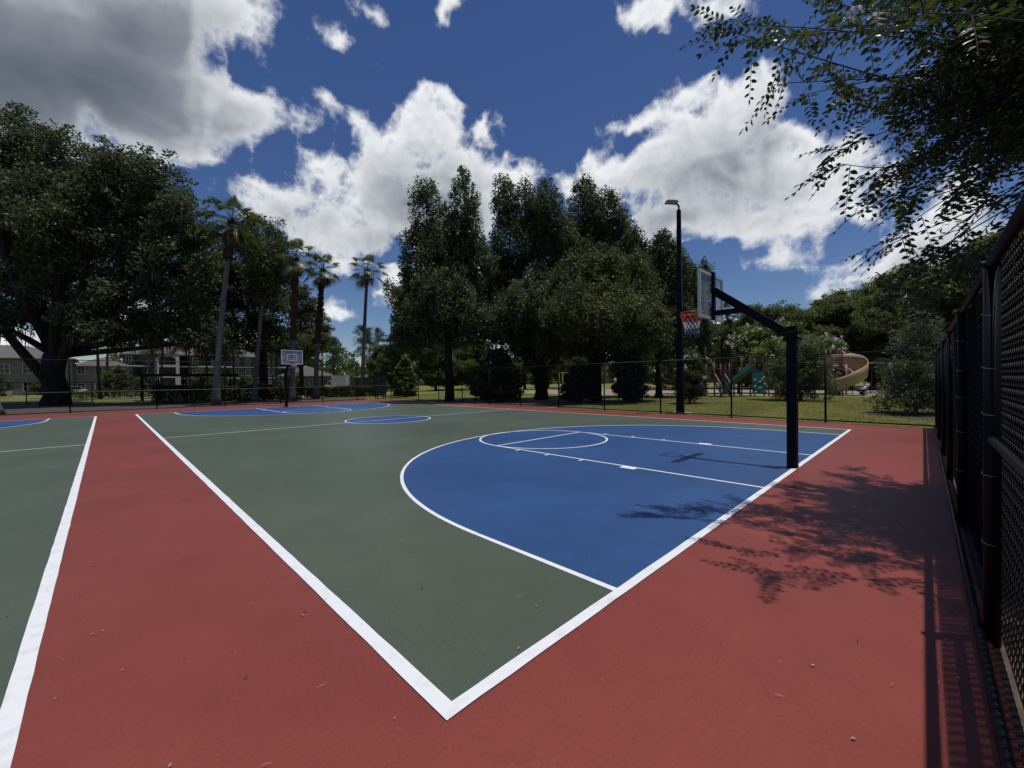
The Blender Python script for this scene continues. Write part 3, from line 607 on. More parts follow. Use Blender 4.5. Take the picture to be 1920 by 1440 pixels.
def tree(name, label, cat, base, lobes, trunk_r, fork, leafm, n_leaf, leaf=(.17, .085), clump=.62, dens=1.0, seed=1, moss=0, group=None, upright=0.0, barkm='bark', lean=(0, 0), flare=1.6, bare=0, flowers=0, flat=.62, branches=True, upb=.6, limbs=()):
    r = np.random.RandomState(seed); base = np.array(base, float)
    t = thing(name, label, cat, tuple(base), group)
    LB = lobes_world(base, lobes)
    wood = MB(); top = base+np.array([lean[0], lean[1], fork])
    if flare > 1.3:
        for i in range(6):
            a = i*1.047+r.uniform(-.3, .3); d = np.array([math.cos(a), math.sin(a), 0])
            wood.tube([base+d*trunk_r*flare*1.15+np.array([0, 0, -.1]), base+d*trunk_r*1.05+np.array([0, 0, .35*trunk_r*1.6]), base+d*trunk_r*.55+np.array([0, 0, 1.9*trunk_r])], [trunk_r*.22, trunk_r*.42, trunk_r*.4], 6)
    wood.tube([base+np.array([0, 0, -.15]), base+np.array([0, 0, .25*trunk_r]), base+(top-base)*.25+r.normal(size=3)*trunk_r*.08, base+(top-base)*.6+r.normal(size=3)*trunk_r*.12, top, top+np.array([lean[0]*.1, lean[1]*.1, fork*.12])],
              [trunk_r*flare, trunk_r*1.22, trunk_r*1.02, trunk_r*.95, trunk_r*.9, trunk_r*.5], 14)
    for (z0, r1, f1, z1, rad) in limbs:      # bare heavy limbs that fork from the bole
        o_ = base+(top-base)*(z0/fork); e_ = base+RH*r1+FH*f1+np.array([0, 0, z1])
        wood.tube(bend(o_, e_, r, 8, .07), list(np.linspace(rad, rad*.45, 8)), 10)
    wts = np.array([(a*a*b)**.72 for _, a, b in LB]); wts /= wts.sum()
    CC = []; SZ = []
    mean_sz = (leaf[0]*leaf[1]*.5)
    per = 95
    ncl = max(8, int(n_leaf/per))
    for (c, rr, rz), wgt in zip(LB, wts):
        st = top if c[2] > top[2]-.5 else base+(top-base)*max(.45, min(.95, (c[2]-base[2])/max(.1, fork)*.75))
        lr = trunk_r*min(.62, .22+.9*math.sqrt(wgt))
        end = c+np.array([0, 0, -.25*rz])
        if branches:
            pth = bend(st, end, r, 6, .10); 
            wood.tube(pth, list(np.linspace(lr, lr*.35, 6)), 8)
            if upright: wood.tube(bend(end, c+np.array([0, 0, rz*.85]), r, 4, .04), [lr*.35, lr*.25, lr*.16, .015], 6)
        k = max(3, int(round(ncl*wgt)))
        u = nrmz(r.normal(size=(k, 3))); rad = r.uniform(.25, 1.0, k)**.55
        if upright: u[:, 2] *= 1.0; taper = 1-.55*np.clip(u[:, 2]*rad, 0, 1)**1.2
        else: taper = np.ones(k)
        wob = 1+.16*np.sin(u[:, 0]*5+seed)*np.cos(u[:, 2]*4+seed*2)
        P = c+np.stack([u[:, 0]*rad*rr*taper*wob, u[:, 1]*rad*rr*taper*wob, u[:, 2]*rad*rz*wob], -1)
        CC.append(P); SZ.append(clump*r.uniform(.6, 1.35, len(P)))
        if upright:      # young shoots standing out past the crown
            ke = max(4, k//3); u = nrmz(r.normal(size=(ke, 3))); u[:, 2] = np.abs(u[:, 2])*1.2-.25; ra_ = r.uniform(1.0, 1.28, ke)
            tp = 1-.55*np.clip(u[:, 2], 0, 1)**1.2
            E_ = c+np.stack([u[:, 0]*ra_*rr*tp, u[:, 1]*ra_*rr*tp, u[:, 2]*ra_*rz], -1); CC.append(E_); SZ.append(clump*r.uniform(.28, .6, ke))
        else:
            ke = max(2, k//6); u = nrmz(r.normal(size=(ke, 3))); ra_ = r.uniform(1.0, 1.18, (ke, 1)); CC.append(c+u*ra_*np.array([rr, rr, rz])); SZ.append(clump*r.uniform(.3, .7, ke))
        if branches:
            for p in P[::(2 if k < 60 else 3)]:
                q = end+(c-end)*r.uniform(0, 1)
                if upright: q = np.array([c[0], c[1], min(p[2]-.3, c[2]+rz*.6)])
                pp = bend(q, p, r, 4, .08); wood.tube(pp, [lr*.22+.012, lr*.15+.010, .014, .008], 4, cap=False)
    CC = np.concatenate(CC); SZ = np.concatenate(SZ); kp = CC[:, 2] > base[2]+.15; CC = CC[kp]; SZ = SZ[kp]
    crown = MB()
    nl = int(n_leaf*dens); pw = (SZ/clump)**1.6; ci = r.choice(len(CC), nl, p=pw/pw.sum()); csz = SZ
    g = nrmz(r.normal(size=(nl, 3)))*(r.uniform(0, 1, (nl, 1))**.42)
    sc = csz[ci][:, None]*np.array([1, 1, flat if not upright else 1.0+upright])
    P = CC[ci]+g*sc
    N = nrmz(g*.6+r.normal(size=(nl, 3))*.75+np.array([0, 0, upb]))
    okz = P[:, 2] > base[2]+.06
    P, N = P[okz], N[okz]
    leaf_quads(crown, P, N, leaf[0], leaf[1], r)
    mats = [M[leafm]]
    if flowers:
        k = int(flowers); cl = CC[r.randint(0, len(CC), k)]; dirs = nrmz(r.normal(size=(k, 3))+np.array([-.5, -.5, .5])); fc = cl+dirs*clump*.95
        rep = np.repeat(fc, 14, 0)+r.normal(size=(k*14, 3))*.075
        leaf_quads(crown, rep, nrmz(r.normal(size=(k*14, 3))), .11, .10, r, 1); mats.append(M['flower'])
    wood.build('trunk', M[barkm], t, True)
    crown.build('crown', mats, t)
    if bare:
        tw = MB()
        for i in range(bare):
            c, rr, rz = LB[r.randint(len(LB))]; u = nrmz(r.normal(size=(1, 3)))[0]; u[2] = abs(u[2])*1.3
            a = c+u*np.array([rr, rr, rz])*.3; b = c+u*np.array([rr, rr, rz])*r.uniform(.9, 1.2)
            tw.tube(bend(a, b, r, 4, .08), [.016, .012, .008, .004], 4, cap=False)
        tw.build('bare_twigs', noisy('pale_bare_twigs', (.13, .115, .09), (.24, .22, .18), 9, .9), t)
    if moss:
        ms = MB(); low = [l for l in LB if l[0][2]-base[2] < 12.5]
        for i in range(moss):
            c, rr, rz = low[r.randint(len(low))]; a = r.uniform(0, 6.28); q = math.sqrt(r.uniform(0, 1))
            p = c+np.array([rr*q*math.cos(a), rr*q*math.sin(a), -rz*r.uniform(.3, .95)]); L = r.uniform(.35, 1.5)
            for s in range(4):
                o = r.normal(size=3)*.10; o[2] = 0; e = p+o*1.5+np.array([0, 0, -L*r.uniform(.5, 1)]); wv = np.array([math.cos(a+s), math.sin(a+s), 0])*r.uniform(.02, .055)
                m_ = (p+e)/2+o*.6
                ms.add([p+o-wv*.5, p+o+wv*.5, m_+wv, e, m_-wv], [(0, 1, 2, 4), (4, 2, 3)])
        ms.build('hanging_moss', M['moss'], t)['kind'] = 'stuff'
    return t

# crown lobes: across, away, up, half-width, half-height (metres from the trunk foot)
oakL = [(5.7, -1.0, 6.2, 2.2, 1.2), (8.6, .5, 6.3, 2.4, 1.3), (12.0, .3, 5.6, 2.0, 1.3), (-2.6, -1.5, 7.0, 2.0, 1.2), (-6.2, .5, 7.4, 2.2, 1.4), (-3.4, 0.2, 22.0, 2.9, 2.9), (0.9, 0.8, 21.0, 2.8, 2.8), (5.0, 0.4, 19.2, 2.7, 2.7), (8.4, 0.2, 18.4, 2.8, 2.8), (11.1, -0.2, 15.5, 2.3, 2.3), (-2.0, 1.0, 16.3, 4.8, 4.8), (2.9, -0.4, 15.3, 4.3, 4.3), (7.5, 2.1, 13.9, 3.9, 3.9), (-7.9, 3.8, 17.3, 5.9, 5.9), (10.9, -0.4, 11.6, 2.5, 2.5), (10.6, 0.9, 8.2, 2.2, 2.2), (6.1, 0.1, 9.4, 2.7, 2.7), (0.7, 0.3, 11.3, 3.2, 3.2), (-4.3, 1.6, 10.4, 2.7, 2.7), (4.3, -1.2, 7.2, 2.0, 1.1)]
oakM = [(6.1, -9.4, 12.7, 2.0, 2.1), (5.7, -8.4, 10.4, 1.8, 2.0), (-4.6, -.8, 5.6, 2.0, 1.4), (2.6, -.5, 6.2, 1.8, 1.5), (-0.3, -0.3, 17.9, 2.7, 2.4), (1.2, 0.6, 16.1, 1.8, 2.4), (-2.4, -1.5, 15.3, 2.1, 2.7), (0.3, -0.7, 12.5, 2.7, 2.7), (-3.0, -1.2, 11.1, 2.4, 2.7), (1.5, -1.2, 9.3, 2.1, 2.1), (-0.9, -1.3, 6.9, 3.0, 2.1), (-5.1, -0.5, 13.5, 2.4, 3.6), (-5.4, -0.3, 8.7, 2.4, 2.4)]
A = [(.4, -2.4, 7.6, 2.2, 2.1), (2.2, -2.0, 6.4, 1.8, 1.9), (-2.0, -1.9, 6.6, 1.7, 1.7), (-.6, -.6, 11.2, 2.0, 2.2), (1.4, -.8, 12.4, 1.5, 2.4), (2.9, .5, 7.6, 1.8, 2.2), (-1.6, -0.1, 15.2, 1.3, 2.5), (1.5, -0.9, 15.4, 1.3, 2.7), (0.1, 0.2, 13.0, 2.4, 2.4), (-2.5, -0.1, 12.2, 1.4, 2.1), (0.3, -0.3, 9.1, 3.1, 2.4), (-3.1, -0.4, 8.8, 1.8, 1.8), (2.5, -0.6, 10.8, 1.6, 2.5), (-1.9, 0.4, 6.4, 2.7, 2.0), (1.2, -0.7, 5.9, 2.4, 1.8), (-3.4, -0.4, 4.9, 1.3, 1.5)]
B = [(-1.2, -3.6, 7.2, 2.3, 1.9), (-3.4, -2.6, 6.0, 1.8, 1.5), (.4, 1.0, 14.2, 1.7, 2.2), (2.1, .5, 13.4, 1.3, 2.2), (2.0, .6, 10.2, 1.7, 2.6), (-4.2, .8, 9.6, 1.5, 2.2), (1.9, .4, 6.0, 1.8, 1.6), (-2.9, 0.1, 16.7, 1.2, 2.2), (-1.2, 0.4, 16.0, 1.3, 2.4), (0.7, -0.4, 15.8, 1.4, 2.5), (-2.5, 0.0, 13.3, 1.9, 2.3), (0.0, 1.2, 12.4, 2.2, 2.6), (-2.7, 1.3, 9.5, 2.4, 2.4), (-0.2, -1.4, 8.1, 2.6, 2.5), (-3.4, -0.9, 6.5, 2.2, 1.9), (-1.4, -1.3, 4.9, 2.0, 1.3)]
C = [(-1.9, .6, 14.4, 1.4, 2.2), (3.6, -.6, 9.0, 2.0, 2.2), (-2.3, .3, 11.5, 1.6, 2.4), (4.9, .3, 9.8, 1.8, 2.4), (-0.2, 1.2, 17.4, 1.8, 3.0), (1.7, 0.1, 16.7, 1.4, 2.2), (0.0, 1.7, 14.2, 2.6, 2.4), (2.9, 0.6, 14.7, 1.9, 2.1), (4.2, 0.4, 12.7, 1.6, 2.0), (1.0, -1.1, 10.8, 2.9, 2.5)]
Dd = [(-2.4, -3.2, 6.2, 1.9, 1.8), (.8, -3.4, 5.8, 2.1, 1.8), (2.9, -2.4, 5.4, 1.6, 1.9), (-2.2, -0.8, 8.1, 1.5, 2.5), (-.4, 1.2, 9.1, 1.5, 2.4), (1.2, .2, 9.0, 1.4, 2.3), (2.8, -0.9, 8.0, 1.5, 2.7), (-1.2, 1.2, 5.3, 2.5, 1.9), (2.0, -0.0, 4.5, 2.2, 1.9), (3.9, 0.2, 6.0, 1.2, 2.3), (-3.2, 0.5, 5.2, 1.4, 1.9), (.3, -1, 6.6, 2.2, 2.0)]
E = [(-1.2, -.5, 7.0, 1.5, 2.2), (-.9, .3, 9.9, 1.1, 2.0), (0.7, 0.6, 12.5, 1.2, 2.1), (1.3, -0.3, 10.9, 1.2, 2.2), (0.2, 0.8, 8.8, 1.8, 2.4), (1.5, -1.0, 6.5, 1.5, 2.2), (0.5, -0.9, 4.6, 1.6, 1.8)]
Fq = [(-1.5, -0.6, 9.9, 1.1, 2.1), (0.2, 0.3, 10.6, 0.8, 1.7), (-1.0, -0.1, 7.7, 1.4, 2.1), (-0.1, 0.4, 6.2, 1.2, 1.6)]
G1 = [(-0.4, 1.0, 12.5, 2.0, 2.7), (0.7, 1.5, 9.1, 2.3, 3.0), (-1.4, 1.4, 6.8, 2.7, 2.6), (1.8, 0.1, 7.1, 1.8, 2.1)]
Lf = [(1.8, -1.0, 11.5, 1.5, 1.6), (1.4, 0.0, 8.9, 2.0, 2.2), (3.3, -0.0, 6.0, 2.7, 2.2), (1.0, -1.0, 5.4, 1.7, 2.0)]
def at_trees():
    tree('live_oak', 'giant spreading live oak with thick forked trunk draped in moss', 'tree', (-4.15, 50.4, -.03), oakL, .80, 4.2, 'oakleaf', 170000, (.27, .145), 1.0, seed=3, moss=330, flare=1.25, limbs=((1.3, -5.8, -.5, 9.2, .42), (2.6, 5.2, -.6, 8.6, .40), (3.4, -2.2, -1.0, 12.5, .40), (3.6, 2.6, -1.0, 13.0, .36)))
    tree('live_oak', 'round topped oak filling the gap behind the palm trunks', 'tree', (11.45, 50.5, -.03), oakM, .45, 5.0, 'oakleaf', 70000, (.25, .135), .85, seed=5, moss=70)
    tree('oak_tree', 'dark oak with two leafy spires on a straight black trunk', 'tree', (18.65, 25.6, -.03), A, .33, 5.6, 'oakleaf', 110000, (.19, .105), .52, seed=11, upright=.4, moss=30, flare=1.15)
    tree('oak_tree', 'tall oak whose trunk forks low into a leaning left limb', 'tree', (25.2, 21.5, -.03), B, .52, 3.0, 'oakleaf', 115000, (.195, .11), .55, seed=12, upright=.4, moss=80, flare=1.3, limbs=((1.5, -3.3, -.6, 5.6, .24), (2.2, 2.4, -.8, 6.4, .22)))
    tree('oak_tree', 'tall pointed oak rising at the back of the central clump', 'tree', (30.8, 20.2, -.03), C, .38, 6.0, 'oakleaf', 90000, (.20, .115), .58, seed=13, upright=.4)
    tree('oak_tree', 'broad lower oak with olive leaves at the front of the central clump', 'tree', (25.2, 15.9, -.02), Dd, .30, 2.6, 'oakleaf2', 105000, (.18, .10), .5, upright=.35, seed=14, flare=1.2)
    tree('oak_tree', 'narrow dark oak standing just left of the light pole', 'tree', (33.2, 14.9, -.03), E, .26, 3.2, 'oakleaf', 62000, (.19, .11), .55, seed=15, upright=.45)
    tree('oak_tree', 'thin two tipped tree behind the near hoop and light pole', 'tree', (38.1, 12.9, -.03), Fq, .18, 3.4, 'oakleaf', 22000, (.18, .10), .5, seed=16, upright=.6, flare=1.1)
    tree('evergreen_tree', 'feathery dark evergreen between the two close palm trunks', 'tree', (17.5, 57.2, -.03), G1, .28, 4.2, 'oakleaf2', 36000, (.26, .12), .8, seed=17, flare=1.2)
    tree('leafy_tree', 'loose leafy tree beside the lone thin palm with sky showing through', 'tree', (22.8, 41.8, -.03), Lf, .22, 3.0, 'midleaf', 36000, (.22, .12), .62, seed=18, flare=1.2)
    # shrubs outside the far sideline
    tree('conical_shrub', 'bright green cone shaped shrub in sun outside the fence corner', 'shrub', (20.6, 35.9, -.03), [(0, 0, 1.0, 1.25, 1.0), (0, 0, 2.0, 1.05, 1.0), (0, 0, 3.0, .72, .9), (0, 0, 3.9, .34, .6)], .09, .6, 'brightleaf', 24000, (.16, .10), .3, seed=21, flare=1.1, upb=1.3)
    tree('dark_shrub', 'largest dark cone shaped shrub left of the forked oak', 'shrub', (20.2, 21.6, -.03), [(-.5, 0, 1.1, 1.5, 1.1), (.6, .2, 1.0, 1.3, 1.0), (0, 0, 2.3, 1.3, 1.0), (.1, 0, 3.3, .85, .8)], .1, .6, 'darkleaf', 36000, (.17, .10), .36, seed=22, flare=1.1)
    tree('dark_shrub', 'dark rounded shrub right of the forked oak trunk', 'shrub', (23.5, 16.3, -.03), [(-.2, 0, .9, 1.2, .9), (.5, .3, 1.1, 1.0, 1.0), (.1, 0, 2.0, .9, .8)], .08, .5, 'darkleaf', 24000, (.16, .095), .34, seed=23, flare=1.1)
    tree('dark_shrub', 'dark upright shrub with glinting leaves left of the light pole', 'shrub', (25.1, 13.1, -.03), [(0, 0, .9, 1.1, .9), (.1, 0, 2.1, .95, .9), (0, .1, 3.1, .6, .7)], .08, .5, 'darkleaf', 24000, (.15, .09), .34, seed=24, flare=1.1)
    tree('leafy_shrub', 'pale leafy shrub on both sides of the light pole foot', 'shrub', (24.6, 8.75, gz(24.6, 8.75)), [(0, 0, .9, .95, .8), (0, 0, 1.9, .9, .9), (-.1, 0, 2.8, .55, .6)], .07, .45, 'midleaf', 13000, (.105, .06), .3, seed=25, flare=1.1, flowers=24)
    tree('leafy_shrub', 'wide shrub with yellow green top behind the near hoop post', 'shrub', (30.0, 4.05, gz(30, 4.05)), [(-1.0, 0, 1.0, 1.2, .9), (1.0, 0, 1.0, 1.2, .9), (0, 0, 2.2, 1.7, 1.1), (.2, 0, 3.3, 1.2, .9)], .09, .5, 'greyleaf', 24000, (.10, .055), .38, seed=26, flare=1.1, bare=120)
    tree('leafy_shrub', 'yellow green spreading shrub rising over the playground by the hoop post', 'shrub', (32.4, 5.3, -.03), [(-.4, 0, 3.3, 1.7, 1.0), (1.1, .1, 2.9, 1.3, 1.0), (.2, .2, 4.5, 1.1, .9), (1.9, 0, 2.0, .9, .9)], .08, 1.6, 'brightleaf', 22000, (.13, .08), .40, seed=27, flare=1.1, flowers=26)
    tree('sparse_shrub', 'grey sparse twiggy shrub in the corner of the two fences', 'shrub', (22.4, -1.3, gz(22.4, -1.3)), [(-.3, 0, .7, 1.25, .65), (.5, 0, .8, 1.1, .7), (.1, 0, 1.8, 1.25, .9), (.2, 0, 2.8, .95, .9), (.3, 0, 3.6, .55, .6)], .07, .4, 'greyleaf', 17000, (.085, .048), .36, seed=28, flare=1.1, bare=420)
    # flowering crape myrtles round the playground
    for k, (px, x, y, lb, lab) in enumerate(((0, 41.5, 16.2, [(-1, 0, 2.6, 1.6, 1.4), (.8, 0, 3.0, 1.6, 1.5), (-.2, 0, 4.6, 1.7, 1.3), (.3, 0, 6.0, 1.3, 1.0)], 'white flowering crape myrtle below the net of the near hoop'),
                                   (1, 45.5, 12.2, [(-1.2, 0, 2.8, 1.9, 1.5), (1, 0, 2.8, 1.9, 1.5), (-.4, 0, 4.6, 1.9, 1.3), (.9, 0, 5.9, 1.5, 1.1)], 'widest white flowering crape myrtle behind the green slide'),
                                   (2, 46.5, 8.6, [(-1, 0, 2.8, 1.8, 1.5), (.8, 0, 3.2, 1.7, 1.6), (.2, 0, 5.0, 1.6, 1.2), (-.2, 0, 6.2, 1.1, .9)], 'white flowering crape myrtle behind the climbing wall'),
                                   (3, 47.5, 5.0, [(-1, 0, 2.6, 1.6, 1.4), (.7, 0, 2.6, 1.4, 1.3), (-.2, 0, 4.3, 1.4, 1.1)], 'smaller white flowering crape myrtle left of the spiral slide'))):
        tree('crape_myrtle', lab, 'flowering tree', (x, y, -.03), lb, .11, 1.2, ['midleaf', 'brightleaf'][k % 2], 34000, (.17, .10), .45, seed=41+k, flare=1.1, flowers=330, upb=.9, group='flowering trees round the playground')
at_trees()
for k, (x, y, h, lab) in enumerate(((-13.5, 92, 4.2, 'bushy green tree before the pale side building'), (-6.5, 80, 3.0, 'low green bush left of the giant oak trunk on the far lawn'), (.5, 86, 4.6, 'small leafy tree right of the giant oak trunk'), (4.5, 98, 3.6, 'round bush at the left balconies of the apartment building'),
                                    (12.6, 100, 4.4, 'bush right of the white entrance tower'), (15.5, 108, 5.2, 'young tree before the dark apartment wall'), (18.5, 96, 4.0, 'bush before the right balconies'), (22.5, 78, 3.8, 'leafy bush left of the low beige house'), (35.5, 66, 3.0, 'bush before the low brown walled house'))):
    tree('leafy_shrub', lab, 'shrub', (x, y, -.03), [(-.3*h, 0, .38*h, .38*h, .3*h), (.28*h, .1*h, .36*h, .36*h, .3*h), (0, 0, .68*h, .36*h, .3*h)], .07, .25*h, ['midleaf', 'woodleaf', 'oakleaf2'][k % 3], 5200, (.26, .15), .55, seed=91+k, flare=1.1, group='bushes before the far buildings')

# ------------------------------------------------------------------ palms
def fan_frond(mb, o, az, el, L, fan, r, mi=0, droop=.35):
    """petiole and a pleated fan of pointed segments"""
    d = np.array([math.cos(az)*math.cos(el), math.sin(az)*math.cos(el), math.sin(el)]); sd = np.array([-math.sin(az), math.cos(az), 0]); up = np.cross(sd, d)*-1
    if up[2] < 0: up = -up
    e = o+d*L+np.array([0, 0, -.12*L])
    mb.mi = mi; mb.tube([o, (o+e)/2+up*.03*L, e], [.03, .022, .016], 4, cap=False)
    d2 = d*.94+np.array([0, 0, -.32]); d2 /= np.linalg.norm(d2)
    n = 19; vs = [tuple(e)]; fs = []
    for i in range(n):
        th = (i/(n-1)-.5)*math.radians(205); l = fan*(.62+.38*math.cos(th*.72))*r.uniform(.92, 1.05)
        rd = d2*math.cos(th)+sd*math.sin(th)
        for k, (f_, w_) in enumerate(((.55, .048), (1.0, .0))):
            p = e+rd*l*f_+up*(.10*fan*math.sin(abs(th))*f_)+np.array([0, 0, -droop*l*f_*f_])
            sdv = d2*-math.sin(th)+sd*math.cos(th)
            if k == 0: vs += [tuple(p-sdv*w_*fan), tuple(p+sdv*w_*fan)]
            else: vs.append(tuple(p))
        b = 1+3*i; fs += [(0, b, b+1), (b, b+2, b+1)]
    mb.add(vs, fs)
def palm(label, base, topp, r0, fan=1.0, n=30, boots=0.0, skirt=.3, seed=1):
    r = np.random.RandomState(seed); base = np.array(base, float); topp = np.array(topp, float); t = thing('palm_tree', label, 'palm tree', tuple(base), 'tall fan palms behind the far baseline')
    mb = MB(); path = []; rad = []
    for u in np.linspace(0, 1, 26):
        p = base+(topp-base)*np.array([u**1.35, u**1.35, u]); path.append(p)
        rad.append(r0*(.62+.50*math.exp(-u*16)-.16*u)*(1+.025*math.sin(u*90)))
    path[0][2] -= .1
    kb = int(26*(1-boots))
    mb.tube(path[:kb+1], rad[:kb+1], 14); mb.build('trunk', M['palm'], t, True)
    if boots:
        mb = MB(); mb.tube(path[kb:], [q*1.35 for q in rad[kb:]], 12)
        for i in range(170):
            u = r.uniform(1-boots, 1); p = base+(topp-base)*np.array([u**1.35, u**1.35, u]); a = r.uniform(0, 6.28); d = np.array([math.cos(a), math.sin(a), 0]); rr = r0*.62
            mb.tube([p+d*rr*.8, p+d*(rr+.07)+np.array([0, 0, .14]), p+d*(rr+.13)+np.array([0, 0, .26])], [.05, .04, .02], 4)
        mb.build('leaf_bases', M['palmboot'], t)
    mb = MB()
    for i in range(n):
        el = math.radians(80-108*(i/n)**.8+r.uniform(-10, 10)); az = i*2.399+r.uniform(-.3, .3)
        fan_frond(mb, topp+np.array([0, 0, .1-.3*i/n]), az, el, fan*r.uniform(.95, 1.35), fan*r.uniform(.72, .9), r, 0, .30+.25*(i/n))
    mb.build('crown', M['palmleaf'], t)
    if skirt:
        mb = MB()
        for i in range(int(16*skirt)+2):
            az = r.uniform(0, 6.28); fan_frond(mb, topp+np.array([0, 0, -.35]), az, math.radians(r.uniform(-85, -45)), fan*.5, fan*.75, r, 0, .3)
        mb.build('dead_fronds', M['deadfrond'], t)
    return t
palm('tallest grey palm at the edge of the giant oak crown', (5.1, 38.2, -.03), (6.3, 37.4, 14.6), .36, 1.25, 24, .22, .5, 1)
palm('slim grey palm whose crown is lost in the dark oak', (8.55, 41.6, -.03), (9.6, 41.4, 11.8), .32, .8, 13, .15, .4, 2)
palm('thick topped palm directly behind the far backboard', (11.05, 39.4, -.03), (11.15, 37.9, 12.7), .36, 1.12, 21, .55, .5, 3)
palm('thick topped palm leaning right of the far backboard', (14.1, 42.3, -.03), (14.5, 40.8, 12.9), .36, 1.12, 20, .55, .5, 4)
palm('lone slender palm clear of the trees against blue sky', (20.25, 44.9, -.03), (20.9, 44.5, 14.6), .36, 1.30, 21, .05, .15, 5)
palm('palm with only its flared grey foot showing at the edge', (-5.75, 36.9, -.03), (-10.5, 38.4, 9.5), .38, 1.1, 14, .1, .2, 6)
palm('small palm peeping over the near backboard', (45.2, 13.0, -.03), (45.6, 13.2, 8.35), .30, .82, 18, .3, .3, 7)['group'] = 'fan palms by the playground'
palm('brown booted palm standing right behind the stairs of the playground', (42.8, 12.6, -.03), (42.85, 12.7, 5.6), .32, .8, 14, .45, .5, 8)['group'] = 'fan palms by the playground'

# ------------------------------------------------------------------ pines and far wood
def pine(label, base, H, seed, group='pines behind the far fence'):
    r = np.random.RandomState(seed); base = np.array(base, float); t = thing('pine_tree', label, 'pine tree', tuple(base), group)
    top = base+np.array([r.uniform(-.5, .5), r.uniform(-.5, .5), H]); wood = MB(); path = [base+(top-base)*u+np.array([.1*math.sin(u*5+seed), .1*math.cos(u*4+seed), 0]) for u in np.linspace(0, 1, 8)]
    wood.tube(path, list(np.linspace(.19, .04, 8)), 8)
    P = []
    for i in range(34):
        u = 1-.58*r.uniform(0, 1)**1.2; p = base+(top-base)*u; a = r.uniform(0, 6.28); L = (.5+2.6*(1-u)**.6)*r.uniform(.6, 1.15)
        e = p+np.array([math.cos(a)*L, math.sin(a)*L, L*r.uniform(-.05, .45)]); wood.tube(bend(p, e, r, 4, .1), [.05, .035, .02, .01], 4, cap=False)
        for k in range(4): P.append(e+(p-e)*r.uniform(0, .5)+r.normal(size=3)*.25)
    P = np.array(P); n = 6500; ci = r.randint(0, len(P), n); g = nrmz(r.normal(size=(n, 3)))*(r.uniform(0, 1, (n, 1))**.5)
    crown = MB(); leaf_quads(crown, P[ci]+g*np.array([.62, .62, .42]), nrmz(r.normal(size=(n, 3))+np.array([0, 0, .3])), .26, .055, r)
    wood.build('trunk', M['barkpine'], t, True); crown.build('crown', M['pineleaf'], t)
    return t
pp = [pine('first slim pine standing far behind the left fence', (4.0, 80, -.03), 15.5, 1), pine('second slim pine standing far behind the left fence', (-14, 84, -.03), 15, 2), pine('third slim pine standing far behind the left fence', (33, 72, -.03), 12.0, 3)]
r_ = random.Random(5)
pine_spots = [(-10, 64, .88, 'pine with low boughs left of the giant oak on the far lawn'), (-1.5, 68, .92, 'pine with low boughs behind the giant oak lower limb'), (3.6, 62, .80, 'pine just behind the left end of the shelter'), (8.5, 66, .86, 'pine behind the middle of the shelter roof'), (12.5, 70, .9, 'pine behind the right end of the shelter'), (17.5, 68, .84, 'pine behind the palm with the hidden crown'), (-20, 92, 1.05, 'pine seen between the giant oak limb and the left edge'), (-1, 88, 1.1, 'pine right beside the giant oak trunk'), (4.5, 92, .95, 'pine before the pale building wing'), (9, 86, 1.0, 'pine in front of the building left balconies'),
              (15, 90, .9, 'pine in front of the building entrance tower'), (21, 84, 1.0, 'pine by the right end of the apartment roof'), (24.5, 80, .95, 'pine just left of the two thick palms'), (27.5, 78, .8, 'pine above the white truck cab'),
              (30.5, 80, .86, 'pine above the white truck box'), (36, 76, .78, 'pine left of the lone slender palm'), (40, 80, .85, 'pine right of the lone slender palm'), (34, 88, .9, 'taller pine at the back by the white cloud')]
for i, (x, y, s, lab) in enumerate(pine_spots): copy_thing(pp[i % 3], (x, y, -.03), r_.uniform(0, 6), s, lab)
pp[0]['label'] = 'pine with a bare lower trunk left of the shelter roof'; pp[1]['label'] = 'pine at the left end behind the side house'; pp[2]['label'] = 'short pine in the gap below the small white cloud'

def wood_tree(label, base, seed, H=13.0, R=4.2):
    r = random.Random(seed)
    lb = [(r.uniform(-.5, .5)*R, r.uniform(-.5, .5)*R, H*r.uniform(.72, .88), R*.5, H*.14) for _ in range(4)]+[(r.uniform(-.75, .75)*R, r.uniform(-.75, .75)*R, H*r.uniform(.38, .70), R*.52, H*.14) for _ in range(8)]+[(r.uniform(-.8, .8)*R, r.uniform(-.8, .8)*R, H*r.uniform(.14, .3), R*.45, H*.12) for _ in range(5)]
    return tree('broadleaf_tree', label, 'tree', base, lb, .28, H*.4, 'woodleaf', 85000, (.25, .14), .80, seed=seed, group='trees of the far wood', flare=1.2, upb=1.0)
wt = [wood_tree('far wood tree', (58, 24, -.03), 61, 11.5), wood_tree('far wood tree', (64, 15, -.03), 62, 11.5, 4.6), wood_tree('far wood tree', (68, 7.5, -.03), 63, 12.5, 4.4)]
spots = [(64, 20, .86), (62, 10.5, .86), (64, 5.0, .90), (70, 12, .98), (66, 1.0, 1.02), (72, 3.5, 1.12), (64, -3.0, 1.16), (70, -1.0, 1.30), (61, -6.2, 1.22), (68, -8.0, 1.50), (58, -9.5, 1.30), (66, -13, 1.55), (58, -14, 1.40), (68, 28, .86), (62, 33, .84), (76, 20, 1.0), (80, 8, 1.2),
         (56, 42, .8), (50, 47, .75), (44, 52, .72), (38, 56, .68), (62, 52, .85), (32, 62, .66), (52, 62, .8), (49, 34, .62), (44, 60, .8)]
for i, (x, y, s) in enumerate(spots):
    copy_thing(wt[i % 3], (x, y, -.03), r_.uniform(0, 6.28), (s*r_.uniform(.95, 1.1), s*r_.uniform(.95, 1.1), s))
